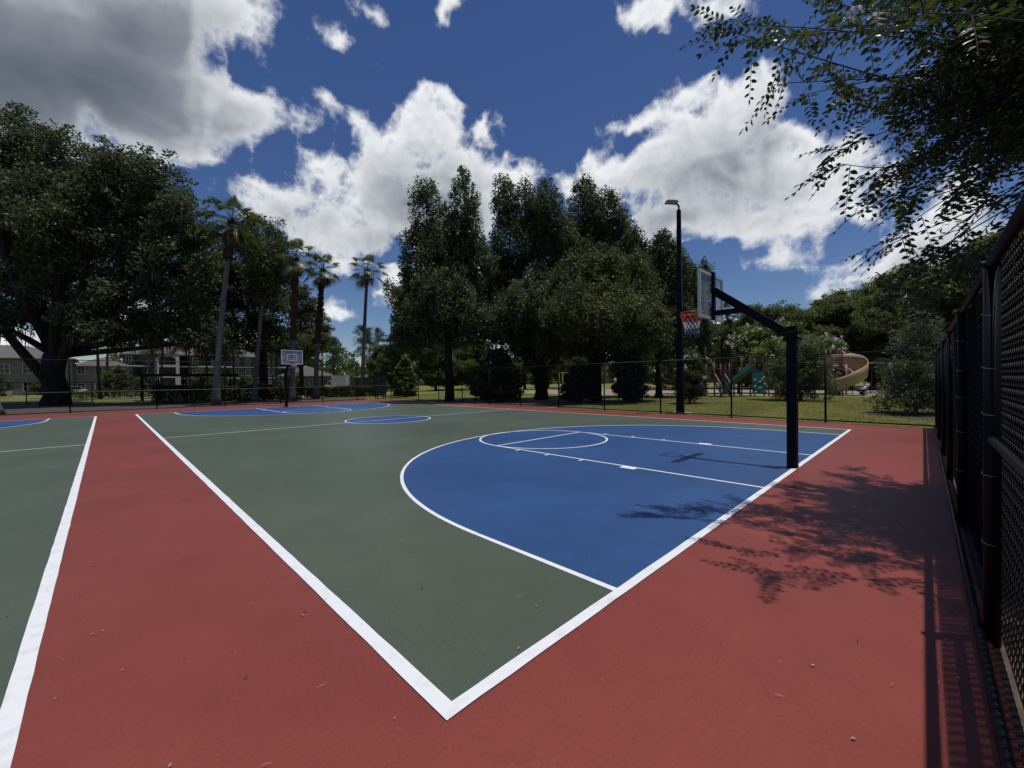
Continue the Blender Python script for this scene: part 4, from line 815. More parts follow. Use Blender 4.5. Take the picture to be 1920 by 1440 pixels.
for o in list(COL.objects):
    if o.get('group') == 'trees of the far wood':
        x, y = o.location.x, o.location.y
        if y > 30: o['group'] = 'background trees behind the oak clump'; o['label'] = 'dim green background tree standing behind the central oak clump'
        else: o['label'] = 'rounded green tree of the dense wood beyond the playground'
# belt of woodland closing the view behind the buildings
def treeline():
    r = np.random.RandomState(9); mb = MB(); n = 70000
    a = np.radians(r.uniform(-22, 112, n)); R = r.uniform(135, 175, n)
    hgt = 9+3.0*np.sin(a*37)+2.0*np.sin(a*83+1)+1.4*np.sin(a*171)+r.normal(size=n)*.6
    z = hgt*(1-(1-r.uniform(0, 1, n))**.9*1.0)
    P = np.stack([np.sin(a)*R, np.cos(a)*R, np.maximum(z, .1)], -1)
    leaf_quads(mb, P, nrmz(r.normal(size=(n, 3))+np.array([0, 0, .4])), 1.2, .7, r)
    stuff(mb.build('treeline', M['woodleaf']), 'far belt of green woodland closing the horizon behind the buildings', 'woodland')
treeline()

# ------------------------------------------------------------------ hedges and lawn blades
def hedge(name, label, a, b, wd, h, n, seed, group=None):
    r = np.random.RandomState(seed); a = np.array(a, float); b = np.array(b, float); L = np.linalg.norm(b-a); d = (b-a)/L; nn = np.array([-d[1], d[0]])
    t = thing(name, label, 'hedge', (a[0], a[1], 0), group)
    s = r.uniform(0, L, n); face = r.randint(0, 5, n); q = r.uniform(-.5, .5, n)*wd; z = r.uniform(.03, h, n)
    q = np.where(face < 2, -wd/2, np.where(face == 2, wd/2, q)); z = np.where(face >= 3, h, z); q = q+r.normal(size=n)*.07; z = z+r.normal(size=n)*.06+.10*np.sin(s*1.7)*(z/h)+.06*np.sin(s*4.1)
    P = np.stack([a[0]+d[0]*s+nn[0]*q, a[1]+d[1]*s+nn[1]*q, np.maximum(z, .03)], -1)
    mb = MB(); leaf_quads(mb, P, nrmz(r.normal(size=(n, 3))+np.array([0, 0, .5])), .13, .08, r); mb.build('foliage', M['hedge'], t)
    mb = MB()
    for i in range(int(L/.5)):
        p = a+d*(i*.5+.2); base = Vector((p[0], p[1], -.05))
        for k in range(3):
            o = r.normal(size=2)*.18; mb.tube([base, base+Vector((o[0]*.6, o[1]*.6, h*.5)), base+Vector((o[0], o[1], h*.92))], [.03, .02, .01], 5, cap=False)
    mb.build('stems', M['twig'], t)
    return t
hedge('clipped_hedge', 'long dark clipped hedge shaded by the oaks behind the far fence', (2.0, 47.2), (12.6, 41.8), 1.1, 1.35, 26000, 1)
hedge('clipped_hedge', 'sunlit green clipped hedge between the palms and the parked truck', (14.5, 46.5), (21.5, 42.0), 1.0, 1.05, 17000, 2)
hedge('clipped_hedge', 'low sunlit hedge behind the swing frame on the playground', (57, 1.5), (50, -3.5), 1.0, 1.05, 12000, 3)
hedge('clipped_hedge', 'low hedge before the apartment building on the far lawn', (-6, 72), (14, 74), 1.0, .9, 14000, 4)
hedge('darkening_hedge', 'overgrown hedge added to darken the view through the near chain link fence', (1.0, -3.6), (17.0, -3.3), 1.8, 2.1, 30000, 5)  # hedge put in to darken what shows through the near fence
def blades():
    r = np.random.RandomState(4); mb = MB(); out = []
    def patch(n, fx, h):
        x, y = fx(n); z = np.array([gz(a, b) for a, b in zip(x, y)])
        P = np.stack([x, y, z], -1); a = r.uniform(0, 6.28, n); dv = np.stack([np.cos(a), np.sin(a), 0*a], -1); hh = h*r.uniform(.5, 1.3, (n, 1)); wd = .013
        V = np.empty((n, 3, 3)); V[:, 0] = P-dv*wd; V[:, 1] = P+dv*wd; V[:, 2] = P+np.array([0, 0, .55])*hh+r.normal(size=(n, 3))*np.array([.05, .05, .006])
        mb.arr(V.reshape(-1, 3), np.arange(n*3).reshape(n, 3))
    patch(90000, lambda n: (r.uniform(17.4, 27, n), r.uniform(-6, 14, n)), .075)
    patch(60000, lambda n: (r.uniform(26, 40, n), r.uniform(-6, 14, n)), .08)
    patch(30000, lambda n: (r.uniform(18.2, 32, n), r.uniform(26, 38, n)), .08)
    stuff(mb.build('grass', M['grassblade']), 'short sunlit grass blades on the lawn outside the court fence', 'grass')
blades()
# ------------------------------------------------------------------ buildings far behind
def sub(mb, name, mat, part, rootloc, smooth=False):
    """a sub-part, in the coordinates of its thing"""
    return mb.build(name, mat, part, smooth, base=tuple(rootloc))
def window(root, p, wd, h, nrm, mat_frame='trim', rail=False):
    """opening in a wall whose outward normal is nrm (horizontal): frame part with a pane below it"""
    n = Vector((nrm[0], nrm[1], 0)); s = Vector((-n.y, n.x, 0)); c = Vector(p)
    mb = MB(); ax = (s, n, Vector((0, 0, 1))); f = .10
    for sg in (-1, 1):
        mb.box(c+s*sg*(wd/2-f/2)+n*.05, (f, .12, h), axes=ax); mb.box(c+Vector((0, 0, sg*(h/2-f/2)))+n*.05, (wd-2*f, .12, f), axes=ax)
    mb.box(c+n*.04, (.06, .10, h-2*f), axes=ax); mb.box(c+n*.04, (wd-2*f, .09, .05), axes=ax)
    fr = mb.build('window', M[mat_frame], root)
    mb = MB(); mb.box(c+n*.012, (wd-2*f, .03, h-2*f), axes=ax); sub(mb, 'pane', M['glass'], fr, root.location)
    return fr
def hip(mb, x0, x1, y0, y1, z, h, ov=.6, ridge=None):
    x0 -= ov; x1 += ov; y0 -= ov; y1 += ov; r = min((y1-y0), (x1-x0))/2
    if (x1-x0) >= (y1-y0): a, b = (x0+r, (y0+y1)/2, z+h), (x1-r, (y0+y1)/2, z+h); fs = [(0, 1, 5, 4), (1, 2, 5), (2, 3, 4, 5), (3, 0, 4)]
    else: a, b = ((x0+x1)/2, y0+r, z+h), ((x0+x1)/2, y1-r, z+h); fs = [(0, 1, 4), (1, 2, 5, 4), (2, 3, 5), (3, 0, 4, 5)]
    vs = [(x0, y0, z), (x1, y0, z), (x1, y1, z), (x0, y1, z), a, b, (x0, y0, z-.25), (x1, y0, z-.25), (x1, y1, z-.25), (x0, y1, z-.25)]
    mb.add(vs, fs+[(6, 7, 1, 0), (7, 8, 2, 1), (8, 9, 3, 2), (9, 6, 0, 3), (9, 8, 7, 6)])
def balcony(root, x, y, z, wd):
    """recessed porch: dark recess, white slab edge and a barred rail"""
    mb = MB(); mb.box((x, y-.02, z+1.2), (wd, .06, 2.3)); b = mb.build('balcony', M['walldark'], root)
    mb = MB(); mb.box((x, y-.35, z-.04), (wd+.5, .8, .34)); sub(mb, 'slab', M['trim'], b, root.location)
    mb = MB(); mb.box((x, y-.66, z+1.05), (wd, .06, .07)); mb.box((x, y-.66, z+.2), (wd, .06, .05))
    for i in range(int(wd/.22)): mb.box((x-wd/2+.11+i*.22, y-.66, z+.62), (.035, .035, .8))
    sub(mb, 'railing', M['black_metal'], b, root.location)
    mb = MB(); mb.box((x+wd*.18, y-.06, z+1.12), (wd*.42, .05, 2.0)); sub(mb, 'glass_door', M['glass'], b, root.location)
def apartment():
    x0, x1, y0 = 2.0, 43.0, 124.0; H = 8.5
    t = thing('apartment_building', 'three storey taupe apartment building with white arched entrance tower', 'building', (x0, y0, 0))
    mb = MB(); mb.box(((x0+9)/2, y0+6, H/2), (9-x0, 12, H)); mb.box(((13.2+x1)/2, y0+6, H/2), (x1-13.2, 12, H)); mb.box((11.1, y0+7, H/2), (4.2, 10, H)); mb.build('wall', M['walldark'], t)
    mb = MB(); hip(mb, x0, x1, y0, y0+12, H, 3.6); hip(mb, 5.8, 14.4, y0-.8, y0+7, H+.05, 2.2); mb.build('roof', M['roof'], t)
    mb = MB(); mb.box((10.0, y0+6, 1.5), (x1-x0+.2-26, 12.16, .12)); 
    for z in (2.95, 5.75): mb.box(((x0+x1)/2, y0+6, z), (x1-x0+.16, 12.2, .28))
    mb.build('string_course', M['trim'], t)
    tw = MB(); tx = 9.25
    for sx in (-1, 1):
        tw.box((tx+sx*1.85, y0-1.0, 4.3), (.65, .7, 8.6)); tw.box((tx+sx*1.85, y0-1.12, 3.4), (.95, .95, .35)); tw.box((tx+sx*1.85, y0-1.12, 1.6), (.95, .95, 3.2))
    for z, h in ((3.35, .5), (5.85, .55), (8.45, .7)): tw.box((tx, y0-1.0, z), (3.05, .66, h))
    pts = [(tx+1.525*math.cos(a), 7.35+.75*math.sin(a)) for a in np.linspace(math.pi, 0, 12)]
    for (xa, za), (xb, zb) in zip(pts[:-1], pts[1:]):
        tw.add([(xa, y0-1.3, za), (xb, y0-1.3, zb), (xb, y0-1.3, 8.12), (xa, y0-1.3, 8.12), (xa, y0-.7, za), (xb, y0-.7, zb)], [(0, 1, 2, 3), (0, 4, 5, 1)])
    e = tw.build('entrance_tower', M['trim'], t)
    mb = MB(); mb.box((tx, y0-.1, 4.2), (3.0, .1, 8.2)); sub(mb, 'recess', M['walldark'], e, t.location)
    mb = MB()
    for z in (3.7, 6.2):
        mb.box((tx, y0-1.1, z+.95), (3.0, .05, .06))
        for i in range(14): mb.box((tx-1.4+i*.215, y0-1.1, z+.45), (.03, .03, .95))
    sub(mb, 'railing', M['black_metal'], e, t.location)
    for fl, z in ((0, .1), (1, 3.05), (2, 5.85)):
        for x in (3.9, 16.5, 20.5, 28.5, 33.5, 40):
            if fl: balcony(t, x, y0, z, 2.5)
        for x in (2.7, 6.3, 14.6, 18.5, 23.0, 25.6, 31, 36.8): window(t, (x, y0, z+1.35), 1.1, 1.5, (0, -1))
        if not fl:
            for x in (4.4, 16.5, 20.5, 28.5, 33.5): window(t, (x, y0, z+1.15), 1.2, 1.9, (0, -1))
def side_house():
    x0, x1, y0, y1, H = -30.0, -5.5, 112.0, 124.0, 6.6
    t = thing('apartment_building', 'pale two storey building with hip roof behind the giant oak', 'building', (x1, y0, 0))
    mb = MB(); mb.box(((x0+x1)/2, (y0+y1)/2, H/2), (x1-x0, y1-y0, H)); mb.build('wall', M['wall'], t)
    mb = MB(); hip(mb, x0, x1, y0, y1, H, 2.6); mb.build('roof', M['roof'], t)
    mb = MB(); mb.box((-8.5, y0-.4, 1.1), (3.0, .8, 2.2)); mb.build('brick_base', M['brown'], t)
    mb = MB(); mb.box((-1.5, y0+6, 2.7), (8.0, 9, 5.4)); mb.build('wing', M['wall'], t)
    mb = MB(); hip(mb, -5.4, 2.5, y0+1.5, y0+10.5, 5.4, 1.9, .5); mb.build('wing_roof', M['roof'], t)
    for z in (1.5, 4.7):
        for x in (-27, -23, -19, -15.5, -13.6, -11.0, -7.2): 
            if z > 2 or x < -10: window(t, (x, y0, z), 1.2, 1.7, (0, -1))
        for x in (-4.4, -2.0, .6): window(t, (x, y0+1.5, z-.2), 1.1, 1.5, (0, -1))
apartment(); side_house()
def small_house(label, x0, x1, y0, y1, H, rh, wallm):
    t = thing('house', label, 'house', (x0, y0, 0)); mb = MB(); mb.box(((x0+x1)/2, (y0+y1)/2, H/2), (x1-x0, y1-y0, H)); mb.build('wall', M[wallm], t)
    mb = MB(); hip(mb, x0, x1, y0, y1, H, rh, .5); mb.build('roof', M['roof'], t)
    for x in (x0+1.5, (x0+x1)/2, x1-1.5): window(t, (x, y0, H*.55), 1.0, 1.2, (0, -1))
small_house('low beige house with brown hip roof behind the far hoop', 24.2, 32.0, 84, 92, 2.9, 2.2, 'wall')
small_house('low brown walled house between the lone palm and the fence corner', 37.5, 45.5, 78, 86, 2.6, 1.2, 'brown')
# shelter: long dark flat roof on posts
t = thing('shelter', 'long dark flat roofed shelter on thin posts behind the dark hedge', 'shelter', (1.4, 53, 0))
mb = MB(); mb.box((5.3, 54.3, 2.62), (8.4, 2.8, .16)); mb.box((5.3, 52.9, 2.50), (8.4, .10, .14)); mb.build('roof', M['black_metal'], t)
for x in (1.5, 2.7, 4.9, 6.4, 9.2):
    for y in (53.1, 55.4):
        mb = MB(); mb.box((x, y, 1.25), (.12, .12, 2.56)); mb.build('post', M['black_metal'], t)
mb = MB(); mb.box((5.3, 55.0, .45), (7.2, .4, .06)); mb.build('bench_plank', M['black_metal'], t)
# dark screen cabinet by the fence corner
t = thing('utility_cabinet', 'dark navy screened cabinet just left of the back fence corner post', 'cabinet', (17.9, 35.9, 0))
mb = MB(); mb.box((17.9, 35.9, 1.42), (1.0, .6, 2.2)); mb.box((17.9, 35.9, 2.55), (1.08, .68, .06)); mb.box((17.9, 35.585, 1.42), (.02, .03, 2.1)); mb.build('body', M['tarp'], t)
for sx in (-.42, .42):
    for sy in (-.22, .22):
        mb = MB(); mb.box((17.9+sx, 35.9+sy, .16), (.08, .08, .4)); mb.build('leg', M['black_metal'], t)
mb = MB(); mb.box((17.98, 35.575, 1.4), (.03, .05, .16)); mb.build('handle', M['grey_metal'], t)
# vehicles
def wheels(t, pts, r, ax):
    for p in pts:
        mb = MB(); c = Vector(p); mb.tube([c-ax*.11, c+ax*.11], r, 18); wv = mb.build('wheel', M['rubber'], t)
        mb = MB(); mb.tube([c-ax*.118, c+ax*.118], r*.6, 14); sub(mb, 'rim', M['grey_metal'], wv, t.location)
def prof_body(mb, prof, c, ux, uy, hw):
    n = len(prof); vs = []
    for s in (-1, 1):
        for (x, z) in prof: vs.append(tuple(c+ux*x+uy*(s*hw*(1 if z < .95 else .86))+Vector((0, 0, z))))
    mb.add(vs, [tuple(range(n))[::-1], tuple(range(n, 2*n))]+[(i, (i+1) % n, n+(i+1) % n, n+i) for i in range(n)])
def car(label, c, ang, paint='carwhite'):
    c = Vector(c); ux = Vector((math.cos(ang), math.sin(ang), 0)); uy = Vector((-ux.y, ux.x, 0)); t = thing('parked_car', label, 'car', tuple(c), 'cars parked before the far buildings')
    mb = MB(); prof_body(mb, [(-2.15, .3), (2.15, .3), (2.2, .62), (1.95, .82), (1.0, .96), (.35, 1.42), (-1.05, 1.45), (-1.75, 1.0), (-2.2, .92)], c, ux, uy, .88); mb.build('body', M[paint], t)
    for s in (-1, 1):
        mb = MB(); o = uy*s*.80
        mb.add([tuple(c+ux*x+o+uy*s*.035*(1 if z < 1.2 else .0)+Vector((0, 0, z))) for x, z in ((.85, .98), (.30, 1.36), (-1.0, 1.38), (-1.55, 1.02))], [(0, 1, 2, 3)]); mb.build('side_window', M['glass'], t)
    wheels(t, [c+ux*x+uy*y+Vector((0, 0, .32)) for x in (-1.35, 1.35) for y in (-.82, .82)], .32, uy)
    mb = MB(); 
    for s in (-1, 1): mb.box(c+ux*2.14+uy*s*.62+Vector((0, 0, .68)), (.12, .3, .12), axes=(ux, uy, Vector((0, 0, 1))))
    mb.build('headlight', M['trim'], t)
car('white parked car just right of the giant oak trunk', (-4.7, 104, -.03), .1)
car('white parked car at the left edge under the trees', (-14.2, 104, -.03), .05)
c = Vector((29.0, 74.0, -.03)); ux = Vector((-.711, .703, 0)); uy = Vector((-.703, -.711, 0))
t = thing('box_truck', 'white box truck with dark windscreen parked beyond the sunlit hedge', 'truck', tuple(c)); zz = Vector((0, 0, 1))
mb = MB(); mb.box(c-ux*.55+zz*1.75, (2.6, 1.9, 2.2), axes=(ux, uy, zz)); mb.build('cargo_box', M['carwhite'], t)
mb = MB(); prof_body(mb, [(.85, .4), (2.35, .4), (2.4, .9), (1.75, 1.15), (1.25, 1.95), (.8, 2.0)], c, ux, uy, .92); mb.build('cab', M['carwhite'], t)
mb = MB(); mb.add([tuple(c+ux*x+uy*.90+zz*z) for x, z in ((.95, 1.15), (1.62, 1.15), (1.2, 1.8), (.95, 1.8))], [(0, 1, 2, 3)]); mb.build('side_window', M['glass'], t)
mb = MB(); mb.add([tuple(c+ux*x+uy*y+zz*z) for x, y, z in ((1.78, -.75, 1.17), (1.78, .75, 1.17), (1.30, .72, 1.92), (1.30, -.72, 1.92))], [(0, 1, 2, 3)]); mb.build('windscreen', M['glass'], t)
wheels(t, [c+ux*x+uy*y+zz*.42 for x in (-1.2, 1.6) for y in (-.85, .85)], .42, uy)

# ------------------------------------------------------------------ playground
O = np.array([39.2, 8.62, 0]); Z = np.array([0, 0, 1.0])
PL = lambda r, f, z: Vector(O+RH*r+FH*f+Z*z)
AX = (Vector(RH), Vector(FH), Vector(Z))
def pbox(mb, r, f, z, d): mb.box(PL(r, f, z), d, axes=AX)
def post(t, r, f, h, rad=.06, mat='maroon'):
    mb = MB(); mb.tube([PL(r, f, -.05), PL(r, f, h)], rad, 10); mb.tube([PL(r, f, h), PL(r, f, h+.06)], [rad*1.05, rad*.5], 10); return mb.build('post', M[mat], t, True)
def trough(mb, path, nrm_side, wd, hi_l, hi_r, th=.035):
    """open half pipe swept along path; nrm_side gives the sideways direction at each point"""
    prof = [(-wd, hi_l), (-wd*.98, hi_l*.55), (-wd*.75, .10), (-wd*.35, .0), (wd*.35, .0), (wd*.75, .10), (wd*.98, hi_r*.55), (wd, hi_r)]
    prof2 = [(x*1.0+(th if x > 0 else -th), z-(th if abs(x) < wd*.8 else 0)) for x, z in prof][::-1]; ring = prof+prof2; n = len(ring); vs = []
    for p, s in zip(path, nrm_side):
        for x, z in ring: vs.append(tuple(Vector(p)+Vector(s)*x+Vector((0, 0, z))))
    fs = []
    for i in range(len(path)-1):
        for j in range(n): fs.append((i*n+j, i*n+(j+1) % n, (i+1)*n+(j+1) % n, (i+1)*n+j))
    fs += [tuple(range(n)), tuple((len(path)-1)*n+j for j in range(n))[::-1]]
    mb.add(vs, fs)
def play_set():
    t = thing('play_structure', 'maroon playground tower set with steps, green slide and climbing wall', 'play structure', tuple(O))
    for r, f, h in ((-4.05, -.2, 2.8), (-2.75, -.2, 2.8), (-4.05, 1.3, 2.8), (-2.75, 1.3, 2.8), (-.75, .15, 3.45), (.45, .15, 3.45), (-.75, 1.5, 3.45), (.45, 1.5, 3.45), (.95, .3, 2.9), (-2.2, .1, 1.35), (-1.7, .1, 1.5)): post(t, r, f, h)
    mb = MB(); pbox(mb, -3.4, .55, 1.25, (1.4, 1.5, .09)); pbox(mb, -.15, .8, 2.0, (1.3, 1.4, .09)); pbox(mb, -1.75, .9, 1.55, (1.9, .8, .07)); mb.build('deck', M['rubber'], t)
    mb = MB()
    for k in range(5): pbox(mb, -3.6, -1.3+k*.26, .22+k*.21, (.75, .26, .05))
    for sx in (-1, 1): mb.beam(PL(-3.6+sx*.4, -1.4, .12), PL(-3.6+sx*.4, -.2, 1.22), .05, .14)
    mb.build('steps', M['rubber'], t)
    for sx in (-1, 1):
        mb = MB(); mb.tube([PL(-3.6+sx*.42, -1.35, .3), PL(-3.6+sx*.42, -1.3, 1.05), PL(-3.6+sx*.42, -.3, 1.95)], .022, 6); mb.build('handrail', M['holdwhite'], t, True)
    mb = MB(); mb.tube([PL(-4.05, -.2, 2.38), PL(-2.75, -.2, 2.38)], .03, 8); mb.tube([PL(-4.05, 1.3, 2.38), PL(-2.75, 1.3, 2.38)], .03, 8); mb.build('crossbar', M['maroon'], t, True)
    for (ra, rb, f, za, zb) in ((-.75, .45, .15, 2.1, 3.1), (-.75, .45, 1.5, 2.1, 3.1), (-2.6, -.85, .5, 1.6, 2.4), (-4.05, -2.75, 1.3, 1.3, 2.1)):
        mb = MB(); n = int((rb-ra)/.11)
        for z in (za+.05, zb): mb.tube([PL(ra, f, z), PL(rb, f, z)], .028, 6)
        for i in range(1, n): mb.tube([PL(ra+(rb-ra)*i/n, f, za+.05), PL(ra+(rb-ra)*i/n, f, zb)], .014, 5)
        mb.build('guard_rail', M['maroon'], t)
    mb = MB(); path = []; sd = []
    for u in np.linspace(0, 1, 14):
        path.append(PL(-.8-2.05*u, -.30+.35*u**3, 2.35-1.75*(u**1.1))); d = Vector(RH)*-2.05+Vector(FH)*(1.05*u*u); d.normalize(); sd.append((d.y, -d.x, 0))
    trough(mb, path, sd, .36, .50, .50); mb.build('slide', M['slidegreen'], t, True)
    mb = MB(); mb.add([PL(-.80, -.35, .18), PL(.42, -.35, .18), PL(.42, .05, 2.05), PL(-.68, .05, 2.05), PL(-.80, -.27, .18), PL(.42, -.27, .18), PL(.42, .12, 2.05), PL(-.68, .12, 2.05)], [(0, 1, 2, 3), (7, 6, 5, 4), (0, 3, 7, 4), (1, 5, 6, 2), (3, 2, 6, 7), (0, 4, 5, 1)])
    cw = mb.build('climbing_wall', M['slidegreen'], t)
    for (r, z) in ((-.55, 1.35), (-.12, 1.2), (-.6, .82), (-.2, .68), (.28, 1.6), (.2, .40), (-.62, .32), (.3, 1.0), (.12, 1.42)):
        mb = MB(); f = -.35+.40*(z-.18)/1.87
        mb.tube([PL(r-.11, f-.03, z-.02), PL(r-.04, f-.09, z+.02), PL(r+.05, f-.08, z+.05), PL(r+.12, f-.03, z+.05)], [.02, .05, .055, .02], 7); sub(mb, 'hold', M['holdwhite'], cw, t.location, True)
    for k in range(3):
        mb = MB(); mb.tube([PL(.5+1.35*u, -.2, .5+.5*k*.8+.28*math.sin(math.pi*u)*(-1 if k else 1)) for u in np.linspace(0, 1, 9)], .022, 6); mb.build('climbing_arch', M['grey_metal'], t, True)
    for r in (1.2, 1.85): post(t, r, -.2, 1.2, .05)
play_set()
def spiral_set():
    o = PL(6.0, 0, 0); t = thing('slide_tower', 'maroon tower with tan spiral slide curling to the ground', 'slide', tuple(o))
    for r, f in ((5.35, -.5), (6.75, -.5), (5.35, .8), (6.75, .8)): post(t, r, f, 3.95)
    mb = MB(); pbox(mb, 6.05, .15, 2.42, (1.5, 1.4, .10)); mb.build('deck', M['rubber'], t)
    for (a, b) in (((5.35, -.5), (6.75, -.5)), ((5.35, .8), (6.75, .8)), ((5.35, -.5), (5.35, .8))):
        mb = MB()
        for z in (2.62, 3.85): mb.tube([PL(*a, z), PL(*b, z)], .04, 6)
        for i in range(1, 12): mb.tube([PL(a[0]+(b[0]-a[0])*i/12, a[1]+(b[1]-a[1])*i/12, 2.6), PL(a[0]+(b[0]-a[0])*i/12, a[1]+(b[1]-a[1])*i/12, 3.86)], .026, 5)
        mb.build('guard_panel', M['maroon'], t)
    mb = MB(); path, sd = [], []; c = (7.2, -.35)
    for u in np.linspace(0, 1, 40):
        a = math.radians(105-330*u); R = .92; p = PL(c[0]+R*math.cos(a), c[1]+R*math.sin(a), 2.48-2.05*u**.92)
        rd = Vector(RH)*math.cos(a)+Vector(FH)*math.sin(a); path.append(p); sd.append(rd)
    prof_h = 1.35
    n0 = len(path)
    # outer wall is tall at the top of the helix and lowers towards the exit
    ring = []; vs = []; fs = []
    for i, (p, s) in enumerate(zip(path, sd)):
        u = i/(n0-1); ho = .62+1.0*max(0, 1-max(0, u-.30)/.45)*min(1, .55+u*3); hi = .34; lo = -.05-.55*max(0, min(1, (u-.45)/.4))*(1 if u < .9 else (1-u)/.1*.4+.6)
        pr = [(-.44, hi), (-.42, .14), (-.26, .02), (0, 0), (.26, .03), (.43, .20), (.50, ho*.6), (.47, ho)]
        pr += [(.52, ho), (.55, ho*.6), (.48, .16+lo*.8), (.28, lo), (0, lo-.01), (-.28, lo), (-.47, .10+lo*.8), (-.49, hi)]
        for x, z in pr: vs.append(tuple(p+s*x+Vector((0, 0, z))))
    n = 16
    for i in range(n0-1):
        for j in range(n): fs.append((i*n+j, i*n+(j+1) % n, (i+1)*n+(j+1) % n, (i+1)*n+j))
    fs += [tuple(range(n)), tuple((n0-1)*n+j for j in range(n))[::-1]]
    mb.add(vs, fs); mb.build('spiral_slide', M['tan'], t, True)
    mb = MB(); mb.tube([PL(7.2, -.35, 0), PL(7.2, -.35, 2.6)], .06, 10); mb.build('slide_post', M['grey_metal'], t, True)
    mb = MB(); mb.beam(PL(5.35, -1.6, .45), PL(7.9, -1.6, .45), .22, .10); 
    for r in (5.6, 7.6): mb.box(PL(r, -1.6, .2), (.14, .2, .4), axes=AX)
    b = mb.build('low_bench', M['rubber'], None); b.name = 'low_bench'; tag(b, 'low black bench beam at the foot of the tan spiral slide', 'bench')
spiral_set()
t = thing('swing_frame', 'grey steel swing frame right of the spiral slide', 'swing set', tuple(PL(8.9, 1.2, 0)))
mb = MB(); mb.tube([PL(8.0, 1.3, 2.75), PL(12.6, 1.3, 2.75)], .05, 8); mb.build('top_bar', M['grey_metal'], t, True)
for r in (9.7, 12.4):
    for f in (-.1, 2.7):
        mb = MB(); mb.tube([PL(r, 1.3, 2.75), PL(r-.5 if f < 1 else r+.5, f, -.05)], .045, 8); mb.build('leg', M['grey_metal'], t, True)
for r in (10.6, 11.5):
    mb = MB()
    for s in (-.22, .22): mb.tube([PL(r+s, 1.3, 2.72), PL(r+s, 1.3, .55)], .010, 5)
    mb.build('chain', M['grey_metal'], t)
    mb = MB(); pbox(mb, r, 1.3, .53, (.5, .18, .03)); mb.build('swing_seat', M['rubber'], t)
def rider(label, r, f, mat, s=1.0, flip=1):
    t = thing('spring_rider', label, 'spring rider', tuple(PL(r, f, 0)), 'spring riders on the playground')
    mb = MB(); mb.tube([PL(r+.12*math.cos(a), f+.12*math.sin(a), .02+a*.0068*s) for a in np.linspace(0, 50, 150)], .02, 5); mb.build('spring', M['rubber'], t)
    mb = MB(); pts = [(-.62, .78), (-.48, .62), (-.25, .45), (.05, .42), (.3, .52), (.48, .72), (.6, .92)]
    mb.tube([PL(r+flip*x*s, f, z*s) for x, z in pts], [.05*s, .13*s, .20*s, .22*s, .19*s, .14*s, .08*s], 10); mb.build('body', M[mat], t, True)
    mb = MB(); mb.tube([PL(r+flip*.38*s, f-.25, .80*s), PL(r+flip*.38*s, f+.25, .80*s)], .02, 6); mb.build('handle', M['rubber'], t, True)
    mb = MB(); pbox(mb, r-flip*.05*s, f, .64*s, (.3*s, .24*s, .05)); mb.build('seat', M[mat], t)
rider('pale blue grey spring rider between the spiral slide and swing frame', 8.6, -.2, 'paleblue', 1.0, 1)
rider('pale grey spring rider half hidden by the grey corner shrub', 11.2, -.4, 'paleblue', .9, -1)
rider('small white spring rider left of the forked oak trunk', -14.6, 17.0, 'carwhite', .9, 1)
# play table and yellow frame seen below the oaks
q = PL(-9.6, 11.0, 0); t = thing('play_table', 'small maroon play table with white topped posts under the oaks', 'play table', tuple(q))
mb = MB(); pbox(mb, -9.6, 11, .95, (.9, .7, .08)); pbox(mb, -9.6, 11, .55, (.8, .6, .05)); mb.build('tabletop', M['maroon'], t)
for sr in (-.4, .4):
    for sf in (-.28, .28):
        mb = MB(); mb.tube([PL(-9.6+sr, 11+sf, 0), PL(-9.6+sr, 11+sf, 1.55 if sf < 0 else 1.0)], .05, 8); mb.build('leg', M['maroon' if sr < 0 else 'holdwhite'], t, True)
mb = MB(); mb.tube([PL(-9.85, 10.7, 1.0), PL(-9.85, 10.7, 1.35), PL(-9.85, 10.7, 1.55), PL(-9.85, 10.7, 1.7)], [.05, .16, .16, .04], 10); mb.build('ball_top', M['holdwhite'], t, True)
q = PL(-16.5, 8.0, 0); t = thing('climbing_gym', 'yellow posted climbing frame between the forked oak and dark shrub', 'climbing frame', tuple(q))
for r, f in ((-16.5, 8.0), (-16.1, 8.1), (-14.6, 8.0)): post(t, r, f, 2.35, .07, 'yellow')
mb = MB(); mb.tube([PL(-16.5, 8, 2.3), PL(-14.5, 8, 2.3)], .045, 8); mb.build('crossbar', M['yellow'], t, True)
